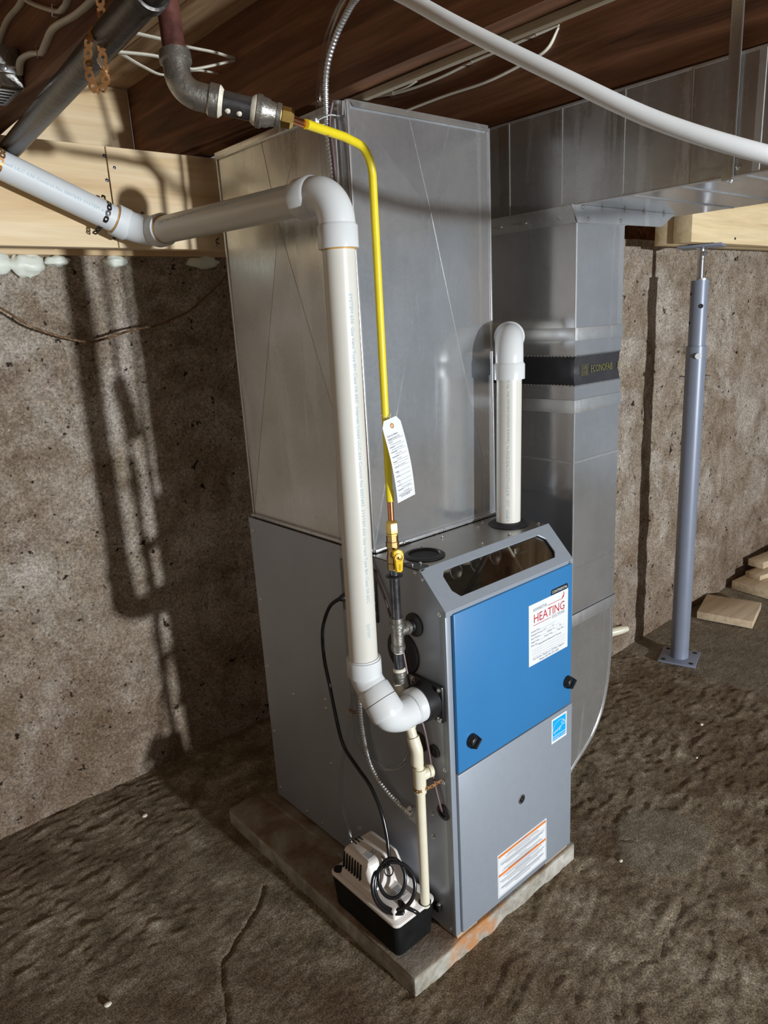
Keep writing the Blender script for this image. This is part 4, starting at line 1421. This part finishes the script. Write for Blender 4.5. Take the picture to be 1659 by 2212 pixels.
def loft(rings):
    b = MB()
    n = len(rings[0][0])
    for poly, z in rings:
        b.v += [(x, y, z) for x, y in poly]
    for i in range(len(rings) - 1):
        b.f += [(i * n + k, i * n + (k + 1) % n, (i + 1) * n + (k + 1) % n, (i + 1) * n + k) for k in range(n)]
    b.f += [tuple(range(n))[::-1], tuple((len(rings) - 1) * n + k for k in range(n))]
    return b


loft([(rrect(-.128, -.024, .062, .290, .010), -.0112), (rrect(-.132, -.020, .058, .294, .013), -.007), (rrect(-.1375, -.013, .053, .300, .014), .081)]).build('tank', 'tank', pu)
loft([(rrect(-.1385, -.0120, .0520, .3010, .0150), .0775), (rrect(-.1395, -.0110, .0510, .3020, .0160), .0800), (rrect(-.1395, -.0110, .0510, .3020, .0160), .0840), (rrect(-.1380, -.0125, .0525, .3005, .0145), .0862)]).build('lid', 'pumpw', pu, angle=60)
MB().hexa([(-.131, .066, .085), (-.058, .066, .085), (-.050, .27, .085), (-.131, .27, .085)],
          [(-.127, .071, .110), (-.062, .071, .110), (-.052, .265, .110), (-.127, .265, .110)]).build('lower_cover', 'pumpw', pu, bevel=.006, seg=3)
MB().hexa([(-.128, .135, .086), (-.020, .125, .086), (-.018, .272, .086), (-.128, .272, .086)],
          [(-.119, .176, .168), (-.028, .162, .168), (-.027, .262, .168), (-.119, .262, .168)]).build('motor_cover', 'pumpw', pu, bevel=.010, seg=4)
# round boss on the sloping front of the cover
MB().lathe([(.030, 0), (.030, .012), (.024, .020), (.012, .023)], (-.082, .165, .118), (-.35, -.75, .55), 28).build('cover_boss', 'pumpw', pu, angle=60)
for k in range(7):  # slots are thin near-black boxes, their inner shade given as colour
    yy = .190 + k * .0105
    MB().hexa([(-.1295, yy, .118), (-.124, yy, .118), (-.124, yy + .0034, .118), (-.1295, yy + .0034, .118)],
              [(-.1225, yy, .158), (-.117, yy, .158), (-.117, yy + .0034, .158), (-.1225, yy + .0034, .158)]).build('vent_slot', 'dark', pu)
for k in range(6):
    xx = -.066 + k * .0065
    MB().hexa([(xx, .1385, .100), (xx + .0028, .1385, .100), (xx + .0028, .150, .100), (xx, .150, .100)],
              [(xx, .1625, .150), (xx + .0028, .1625, .150), (xx + .0028, .174, .150), (xx, .174, .150)]).build('vent_slot', 'dark', pu)
for k in range(3):
    MB().box((-.092 + k * .010, .244, .1672), (-.089 + k * .010, .262, .1690)).build('vent_slot', 'dark', pu)
MB().lathe([(.0135, 0), (.0135, .0012)], (-.120, .287, .0858), (0, 0, 1), 24).build('inlet_hole', 'dark', pu)
MB().lathe([(.0150, 0), (.0150, .0010)], (-.040, .060, .0858), (0, 0, 1), 24).build('inlet_hole', 'dark', pu)
MB().box((-.0128, .043, .045), (-.001, .064, .060)).build('mount_tab', 'tank', pu, bevel=.002)
screw((-.004, .050, .0602), (0, 0, 1), pu, .0045)
lb = MB().hexa([(-.052, .078, .1105), (-.060, .120, .1105), (-.052, .122, .1112), (-.030, .09, .092)], [(-.052, .078, .1110), (-.060, .120, .1110), (-.052, .122, .1117), (-.030, .09, .0925)])
l1 = MB().box((-.104, .088, .1102), (-.066, .120, .1106)).build('rating_label', 'paper', pu)
b = MB()
for k in range(6):
    b.box((-.102, .1155 - k * .0048, .1106), (-.102 + (.034, .030, .033, .022, .034, .027)[k], .1170 - k * .0048, .1108))
b.build('label_printing', 'inkg', l1, angle=0)
l2 = MB().box((-.104, .182, .1680), (-.072, .204, .1684)).build('rating_label', 'paper', pu)
b = MB()
for k in range(4):
    b.box((-.102, .1985 - k * .0048, .1684), (-.102 + (.028, .024, .028, .018)[k], .2000 - k * .0048, .1686))
b.build('label_printing', 'inkg', l2, angle=0)

# power cord: plug at the furnace, hanging bow, coil on the pump
pc = thing('power_cord', 'black power cord hanging from the furnace and coiled on the pump', 'cord', (-.09, .12, .10))
cn = V((-.60, -.62, .50)).normalized()
ca = V((0, 0, 1)) - cn * cn.z
ca.normalize()
cb = ca.cross(cn)
cc_ = V((-.097, .098, .150))


def loop(r1, r2, a0, a1, n, off, c=cc_):
    out = []
    for k in range(n + 1):
        th = math.radians(a0 + (a1 - a0) * k / n)
        out.append(c + ca * (r1 * math.sin(th)) + cb * (r2 * math.cos(th)) + cn * (off * k / n))
    return out


pts = [V((-.010, .318, .776)), V((-.035, .326, .772)), V((-.050, .340, .752)), V((-.050, .372, .688)), V((-.050, .376, .613)), V((-.050, .362, .542)), V((-.060, .331, .468)), V((-.060, .309, .400)),
       V((-.060, .262, .364)), V((-.062, .211, .336)), V((-.070, .168, .300)), V((-.075, .146, .256)), V((-.082, .132, .220)), V((-.094, .118, .190))]
sg = 1 if cb.dot(V((.62, -.78, 0))) > 0 else -1
pts += loop(.042, .031 * sg, 150, 500, 16, .010, cc_ + ca * .012 - cb * (.006 * sg))
pts += loop(.051, .047 * sg, 150, 500, 18, .012, cc_ - ca * .004)
pts += loop(.056, .052 * sg, 150, 290, 9, .006, cc_ - ca * .006)
pts += [V((-.100, .082, .112)), V((-.094, .064, .103)), V((-.082, .050, .094)), V((-.070, .046, .078))]
MB().tube(smooth(pts, 4), .0046, 12).build('cable', 'cord', pc)
MB().tube([(-.002, .318, .778), (-.020, .318, .777), (-.030, .321, .775)], [.011, .010, .006], 14).build('plug', 'cord', pc)
MB().tube(loop(.012, .010 * sg, 0, 360, 14, 0, V((-.106, .106, .186))), .0016, 6).build('twist_tie', 'cord', pc)
MB().tube(smooth([V((-.106, .106, .186)), V((-.107, .112, .200)), V((-.104, .120, .206)), V((-.108, .128, .214))], 4), .0012, 6).build('twist_tie', 'cord', pc)

# ------------------------------------------------------------------ conduits, tubes and wires on the left side


def flex(name, path, r, parent, mat='galvz', pitch=.0075):
    P = smooth(path, 8)
    F = frames(P)
    L = 0
    pp, rr = [], []
    tot = sum((P[i + 1] - P[i]).length for i in range(len(P) - 1))
    n = int(tot / (pitch / 4))
    acc = [0]
    for i in range(1, len(P)):
        acc.append(acc[-1] + (P[i] - P[i - 1]).length)
    j = 0
    for k in range(n + 1):
        s = tot * k / n
        while j < len(acc) - 2 and acc[j + 1] < s:
            j += 1
        q = (s - acc[j]) / max(1e-9, acc[j + 1] - acc[j])
        pp.append(P[j].lerp(P[j + 1], q))
        rr.append(r * (1.0, 1.0, .82, .82)[k % 4])
    return MB().tube(pp, rr, 12).build(name, mat, parent, angle=25)


fc = thing('metal_conduit', 'flexible metal conduit rising in front of the plenum corner to the ceiling', 'conduit', (-.01, .27, 1.0))
fx_path = [(-.085, .030, 2.095), (-.075, .060, 2.03), (-.055, .085, 1.962), (-.032, .150, 1.953), (-.020, .213, 1.925), (-.013, .255, 1.883), (-.006, .2735, 1.831), (-.004, .276, 1.765), (-.004, .272, 1.696), (-.006, .275, 1.5), (-.006, .285, 1.2), (-.012, .292, .97), (-.014, .300, .80),
           (-.013, .298, .66), (-.012, .290, .540), (-.012, .291, .477), (-.012, .286, .414), (-.012, .272, .355), (-.012, .244, .316), (-.012, .186, .286), (-.012, .135, .274)]
flex('conduit', fx_path, .0062, fc)
b = MB()
b.lathe([(.0085, 0), (.0085, .010), (.010, .011), (.010, .020), (.007, .021)], (-.012, .142, .2755), (0, -1, -.12), 16)
b.box((-.013, .108, .258), (-.0006, .124, .290))
b.build('conduit_clamp', 'zinc', fc)
screw((-.013, .128, .290), (-.6, 0, .8), fc, .0045)
ct = thing('vinyl_tube', 'clear vinyl drain tube beside the flexible conduit', 'tube', (-.02, .28, 1.0))
MB().tube(smooth([(-.105, .060, 2.095), (-.090, .085, 2.03), (-.070, .115, 1.96), (-.040, .183, 1.950), (-.022, .240, 1.924), (-.016, .270, 1.877), (-.014, .286, 1.831), (-.012, .289, 1.765), (-.012, .286, 1.688), (-.012, .292, 1.5), (-.014, .300, 1.2), (-.018, .310, .95), (-.018, .316, .72),
                  (-.014, .317, .55), (-.012, .317, .440), (-.012, .309, .391), (-.012, .267, .358), (-.012, .206, .358), (-.012, .145, .402), (-.012, .117, .464), (-.012, .138, .497), (-.012, .177, .505)], 8), .0062, 12, cap=False).build('tube', 'vinyl', ct)
ct2 = thing('vinyl_tube', 'short clear vinyl tube hanging down behind the pump', 'tube', (-.015, .37, .09))
MB().tube(smooth([(-.012, .318, .52), (-.013, .338, .44), (-.015, .358, .371), (-.015, .388, .274), (-.015, .398, .184), (-.015, .386, .119), (-.017, .362, .06), (-.020, .33, .0)], 8), .0048, 12, cap=False).build('tube', 'vinyl', ct2)
for y_, z_, lab in ((.345, .455, 'small copper tab screwed to the furnace side behind the conduit'), (.118, .432, 'small copper tab beside the cream drain elbow'), (.235, .50, 'small copper tab below the white elbow')):
    o = link_strap('copper_tab', 'strapcu', [(-.0008, y_ - .014, z_), (-.004, y_, z_ + .001), (-.0008, y_ + .014, z_)], (0, 0, 1), None, .013, .010, .0022)
    tag(o, lab, 'strap', 'copper tabs on the furnace side')
th = thing('thermostat_wire', 'brown thermostat wire running down the furnace side into a grommet', 'wire', (-.01, .1, .33))
MB().tube(smooth([(.001, .262, 1.828), (-.004, .268, 1.79), (-.004, .262, 1.70), (-.004, .262, 1.4), (-.004, .262, 1.0), (-.006, .235, .90), (-.006, .211, .857), (-.007, .179, .804), (-.008, .160, .760), (-.010, .128, .705), (-.011, .114, .648), (-.012, .100, .602), (-.012, .071, .543),
                  (-.010, .059, .490), (-.010, .045, .414), (-.008, .028, .345), (-.001, .026, .328)], 6), .0028, 8).build('wire', 'wirep', th)
zt = thing('cable_tie', 'white nylon cable tie bundling conduit and clear tube at the plenum top', 'tie', (-.01, .275, 1.80))
MB().tube(smooth([(.012, .262, 1.806), (-.004, .262, 1.806), (-.012, .268, 1.804), (-.020, .283, 1.800), (-.016, .297, 1.797), (.004, .300, 1.797), (.013, .298, 1.80)], 5), .0028, 8, flat=.45).build('band', 'tie', zt)
MB().box((-.026, .285, 1.793), (-.017, .296, 1.803)).build('lock_head', 'tie', zt, bevel=.001)

# ------------------------------------------------------------------ overhead pipes and cables
bp_ = thing('black_pipe', 'old black steel pipe slung under the left joist', 'pipe', (-.47, .4, 1.81))
p0, p1 = V((-.555, -.55, 1.812)), V((-.4415, .855, 1.813))
MB().tube([p0, p1], .0210, 28).build('pipe', 'oldpipe', bp_)
pd = (p1 - p0).normalized()
b = MB()
b.lathe([(.0212, 0), (.0245, .001), (.0250, .018), (.0212, .020)], p0 + pd * .50, pd, 28)
b.build('coupling', 'oldpipe', bp_)
st_ = link_strap('hanging_strap', 'strapcu', smooth([(-.502, .130, 1.865), (-.506, .124, 1.835), (-.511, .121, 1.813), (-.515, .117, 1.792), (-.518, .111, 1.767), (-.520, .106, 1.751), (-.526, .107, 1.740), (-.534, .114, 1.740), (-.536, .120, 1.755), (-.534, .126, 1.774), (-.530, .128, 1.792), (-.525, .130, 1.808), (-.513, .126, 1.826)], 4),
                 (.74, -.66, 0), None, .0155, .0125, .0030, .001)
tag(st_, 'copper coloured perforated strap loop hanging from the black pipe', 'strap')
MB().lathe([(.003, 0), (.003, .014), (.0045, .0145), (.0045, .017)], (-.520, .110, 1.768), (-.5, -.8, .2), 12).build('bolt', 'zinc', st_)

px = thing('water_pipe', 'white plastic water pipe sweeping across the top right of the picture', 'pipe', (0, -.35, 1.7))
MB().tube(smooth([(-.128, .17, 2.095), (-.127, .13, 2.045), (-.124, .04, 1.955), (-.118, -.085, 1.873), (-.112, -.190, 1.803), (-.082, -.330, 1.713), (-.040, -.450, 1.637), (.018, -.560, 1.583), (.11, -.66, 1.545), (.25, -.76, 1.52), (.55, -.95, 1.505), (1.1, -1.25, 1.53), (2.0, -1.6, 1.62), (3.2, -2.0, 1.80)], 8), .0108, 20).build('pipe', 'pex', px)


def cable(name, label, path, r=.0042, flat=.62, group=None, mat='nm', staples=(), face=None):
    t = thing(name, label, 'cable', path[0], group)
    P = smooth(path, 6)
    MB().tube(P, r, 10, flat=flat).build('sheath', mat, t)
    for i in staples:
        c = V(path[i])
        tg_ = (V(path[min(i + 1, len(path) - 1)]) - V(path[max(0, i - 1)])).normalized()
        n_ = V(face)
        s_ = tg_.cross(n_).normalized()
        w = r + .0022
        MB().tube([c + s_ * w - n_ * .004, c + s_ * w + n_ * (r + .001), c - s_ * w + n_ * (r + .001), c - s_ * w - n_ * .004], .0013, 6).build('staple', 'zinc', t)
    return t


J0 = -.489
cable('electric_cable', 'grey cable bending from the metal box up along the left joist', [(J0 - .004, .545, 1.876), (J0 - .004, .52, 1.892), (J0, .474, 1.890), (J0, .425, 1.878), (J0, .396, 1.884), (J0, .350, 1.893), (J0, .253, 1.882), (J0, .170, 1.880), (J0, .05, 1.89)],
      .0068, .6, 'cables on the left joist', staples=(3,), face=(-1, 0, 0))
cable('electric_cable', 'cream cable sagging to a staple at the top left corner', [(J0, .60, 2.03), (J0, .486, 1.980), (J0, .424, 1.949), (J0, .330, 1.910), (J0, .300, 1.905), (J0, .271, 1.913), (J0, .2, 1.97)],
      .006, .6, 'cables on the left joist', staples=(3,), face=(-1, 0, 0))
cable('electric_cable', 'pale cable crossing the extreme top left corner of the picture', [(J0, .70, 1.93), (J0, .584, 1.968), (J0, .465, 1.975), (J0, .40, 2.04)], .006, .6, 'cables on the left joist')
cable('electric_cable', 'upper white cable crossing the joist bay behind the red iron pipe', [(-0.4, 0.298, 1.893), (-0.34, 0.37, 1.918), (-0.24, 0.473, 1.956), (-0.15, 0.55, 1.981), (-0.05, 0.61, 2.004), (0.021, 0.641, 2.012)], .0052, .6, 'cables in the joist bay')
cable('electric_cable', 'middle white cable crossing the joist bay beside the grey iron elbow', [(-0.4, 0.357, 1.878), (-0.36, 0.397, 1.893), (-0.24, 0.5, 1.934), (-0.14, 0.578, 1.952), (-0.1, 0.601, 1.961), (0.021, 0.642, 2.007)], .0052, .6, 'cables in the joist bay')
cable('electric_cable', 'lower thin cream cable sagging in the joist bay', [(-0.4, 0.349, 1.873), (-0.36, 0.406, 1.894), (-0.27, 0.504, 1.912), (-0.19, 0.578, 1.929), (-0.08, 0.648, 1.973), (0.021, 0.72, 2.001)], .0042, .6, 'cables in the joist bay')
J2 = .571
cable('electric_cable', 'short white cable end above the plenum stapled to the right joist', [(J2, .85, 2.07), (J2, .796, 2.057), (J2, .740, 2.040), (J2, .697, 2.031), (J2, .640, 2.030), (J2, .602, 2.036)], .0058, .6, 'cables on the right joist', staples=(3,), face=(-1, 0, 0))
cable('electric_cable', 'upper stapled cream cable on the right joist', [(J2, .80, 2.042), (J2, .700, 2.028), (J2, .603, 2.022), (J2, .497, 2.023), (J2, .399, 2.029), (J2, .294, 2.030), (J2, .198, 2.032), (J2 + .006, .140, 2.034)], .0052, .6, 'cables on the right joist', staples=(1, 4, 6), face=(-1, 0, 0))
cable('electric_cable', 'lower cream cable on the right joist curling up to the hole', [(J2, .75, 1.972), (J2, .624, 1.974), (J2, .499, 1.975), (J2, .355, 1.972), (J2, .239, 1.982), (J2, .172, 1.993), (J2 + .006, .142, 2.030)], .0052, .6, 'cables on the right joist')
b = MB()
for k in range(6):
    a = random.uniform(-1, 1)
    b.hexa([(J2 + .004, .132 + k * .004, 2.036), (J2 + .005, .135 + k * .004, 2.036), (J2 + .005, .135 + k * .004, 2.038), (J2 + .004, .132 + k * .004, 2.038)],
           [(J2 - .012, .120 + k * .005 + a * .006, 2.040 + a * .006), (J2 - .011, .122 + k * .005 + a * .006, 2.040 + a * .006), (J2 - .011, .122 + k * .005, 2.046 + a * .006), (J2 - .012, .120 + k * .005, 2.046)])
tag(b.build('wood_splinter', 'shim'), 'torn wood splinters around the cable hole in the right joist', 'splinters', kind='stuff')

eb = thing('junction_box', 'grey metal electrical box on the left joist', 'electrical box', (-.52, .60, 1.89))
MB().box((-.528, .548, 1.852), (-.4845, .66, 1.922)).build('box_body', 'castiron', eb, bevel=.005, seg=3)
MB().box((-.536, .535, 1.872), (-.500, .5495, 1.886)).build('cable_clamp', 'zinc', eb, bevel=.002)
MB().box((-.5275, .553, 1.8490), (-.490, .655, 1.8515)).build('cover', 'zinc', eb, bevel=.0008, seg=1)
for k in range(5):
    MB().box((-.524, .562 + k * .018, 1.8484), (-.500, .568 + k * .018, 1.8492)).build('knockout_slot', 'dark', eb)
screw((-.518, .5340, 1.879), (0, -1, 0), eb, .004)

# ------------------------------------------------------------------ stranded wire on the left wall
rw = thing('ground_wire', 'bare stranded brown wire sagging in front of the back wall', 'wire', (-.1, 1.2, 1.4))
P = smooth([(-.62, 1.18, 1.585), (-.52, 1.19, 1.545), (-.429, 1.2, 1.497), (-.345, 1.2, 1.439), (-.226, 1.2, 1.397), (-.160, 1.2, 1.402), (-.085, 1.2, 1.420), (.0, 1.2, 1.432), (.053, 1.2, 1.448), (.115, 1.2, 1.470), (.171, 1.2, 1.507), (.244, 1.21, 1.556), (.30, 1.24, 1.60)], 10)
F = frames(P)
for s in range(3):
    path = []
    L = 0
    for i, (p, t, a, c) in enumerate(F):
        if i:
            L += (p - F[i - 1][0]).length
        ang = L / .028 * 2 * math.pi + s * 2 * math.pi / 3
        path.append(p + (a * math.cos(ang) + c * math.sin(ang)) * .0021)
    MB().tube(smooth(path, 3), .0021, 6).build('strand', 'rope', rw)

# ------------------------------------------------------------------ steel post
jp = thing('steel_post', 'blue-grey adjustable steel jack post standing under the beam', 'post', (1.783, .366, -.06))
JX, JY = 1.783, .366
b = MB()
b.prism([(-.075, -.075), (.075, -.075), (.075, .075), (-.075, .075)], lambda a, c, t: (JX + a * .95 - c * .31, JY + a * .31 + c * .95, t), -.0615, -.0525)
b.build('base_plate', 'jack', jp, bevel=.0015)
for a, c in ((-.055, -.055), (.055, -.055), (.055, .055), (-.055, .055)):
    MB().lathe([(.009, 0), (.009, .0006)], (JX + a * .95 - c * .31, JY + a * .31 + c * .95, -.0525), (0, 0, 1), 20).build('bolt_hole', 'dark', jp)
MB().lathe([(.0365, 0), (.0365, 1.300), (.0355, 1.301), (.0335, 1.301)], (JX, JY, -.0525), (0, 0, 1), 40).build('lower_tube', 'jack', jp)
MB().lathe([(.0315, 0), (.0315, .245), (.027, .246)], (JX, JY, 1.245), (0, 0, 1), 40).build('upper_tube', 'jack', jp)
MB().lathe([(.0330, 0), (.0330, .006), (.018, .007)], (JX, JY, 1.488), (0, 0, 1), 40).build('screw_collar', 'zinc', jp)
pr = []
z = 1.494
while z < 1.562:
    pr += [(.0140, z), (.0125, z + .0012), (.0140, z + .0024)]
    z += .0030
pr += [(.0135, 1.566), (.0135, 1.598), (.021, 1.603)]
MB().lathe(pr, (JX, JY, 0), (0, 0, 1), 24).build('jack_screw', 'zinc', jp, angle=25)
MB().box((JX - .017, JY - .019, 1.573), (JX + .003, JY - .010, 1.590)).build('screw_flat', 'steel', jp, bevel=.001)
MB().prism([(-.075, -.075), (.075, -.075), (.075, .075), (-.075, .075)], lambda a, c, t: (JX + a * .95 - c * .31, JY + a * .31 + c * .95, t), 1.6025, 1.6115).build('top_plate', 'jack', jp, bevel=.0015)
cv = V((-.865, -.50, 0))
for z, r, off in ((1.395, .0085, .25), (1.335, .006, -.93), (1.44, .006, -.93)):
    n_ = (V((-.90, -.44, 0)) * math.sqrt(1 - off * off) + V((.44, -.90, 0)) * off).normalized()
    MB().lathe([(r, 0), (r, .0015)], V((JX, JY, z)) + n_ * .0304, n_, 18).build('pin_hole', 'dark', jp)
n_ = V((-.80, -.60, 0)).normalized()
MB().lathe([(.012, 0), (.012, .006), (.0115, .010), (.009, .0105)], V((JX, JY, 1.212)) + n_ * .0345, n_, 20).build('pin', 'pvcw', jp)
s_ = V((.60, -.80, 0))
MB().lathe([(.006, -.056), (.0085, -.055), (.0085, -.046), (.006, -.045), (.006, .038), (.0095, .039), (.0095, .046), (.006, .047), (.006, .056)], V((JX, JY, 1.130)), s_, 6).build('cross_bolt', 'zinc', jp, angle=25)

# ------------------------------------------------------------------ lumber offcuts by the right wall


def offcut(label, quad, z0, z1):
    b = MB().hexa([(x, y, z0) for x, y in quad], [(x, y, z1) for x, y in quad])
    return tag(b.build('lumber_offcut', 'offcut', bevel=.0015), label, 'offcut', 'lumber offcuts by the right wall')


offcut('short sawn board offcut lying nearest the steel post', [(2.215, .500), (2.265, .262), (2.515, .325), (2.455, .565)], -.058, -.022)
offcut('wide thick board offcut lying against the right wall', [(2.69, .545), (2.665, .345), (3.6, .20), (3.62, .44)], -.058, -.012)
offcut('narrow board offcut lying across the wide board', [(2.80, .525), (2.775, .44), (3.4, .30), (3.45, .41)], -.0115, .014)
o = offcut('topmost board offcut with a knot at its end', [(2.90, .555), (2.885, .47), (3.6, .37), (3.62, .46)], .0145, .052)
# pipe stub in the wall foot
b = MB().tube([(1.60, .60, .045), (1.645, .565, .055), (1.672, .548, .058)], [.02, .018, .012], 14)
tag(b.build('pipe_stub', 'cpvc', angle=60), 'small beige pipe stub poking out low beside the duct boot', 'pipe')
# pebbles on the floor
for i, (x, y, s) in enumerate(((-.66, .47, .007), (.55, -.10, .005), (1.35, .06, .006), (-.13, .70, .006), (1.15, -.02, .004), (-.32, 1.05, .007))):
    bm = bmesh.new()
    bmesh.ops.create_icosphere(bm, subdivisions=2, radius=s)
    for q in bm.verts:
        q.co = V((q.co.x * 1.3, q.co.y, q.co.z * .6)) * (1 + .3 * noise.noise(q.co * 90 + V((i, 0, 0))))
    me = bpy.data.meshes.new('pebble')
    bm.to_mesh(me)
    bm.free()
    me.materials.append(M['dope'])
    labs = ('largest pale pebble on the dark floor at lower left', 'tiny pale pebble in front of the furnace', 'pale pebble on the floor between duct boot and post', 'pale chip on the floor left of the slab',
            'tiny pale chip on the floor right of the slab', 'pale chip at the foot of the back wall')
    tag(link('pebble', me, None, Matrix.Translation((x, y, floor_h(x, y) + s * .4))), labs[i], 'pebble', 'pale pebbles on the floor')
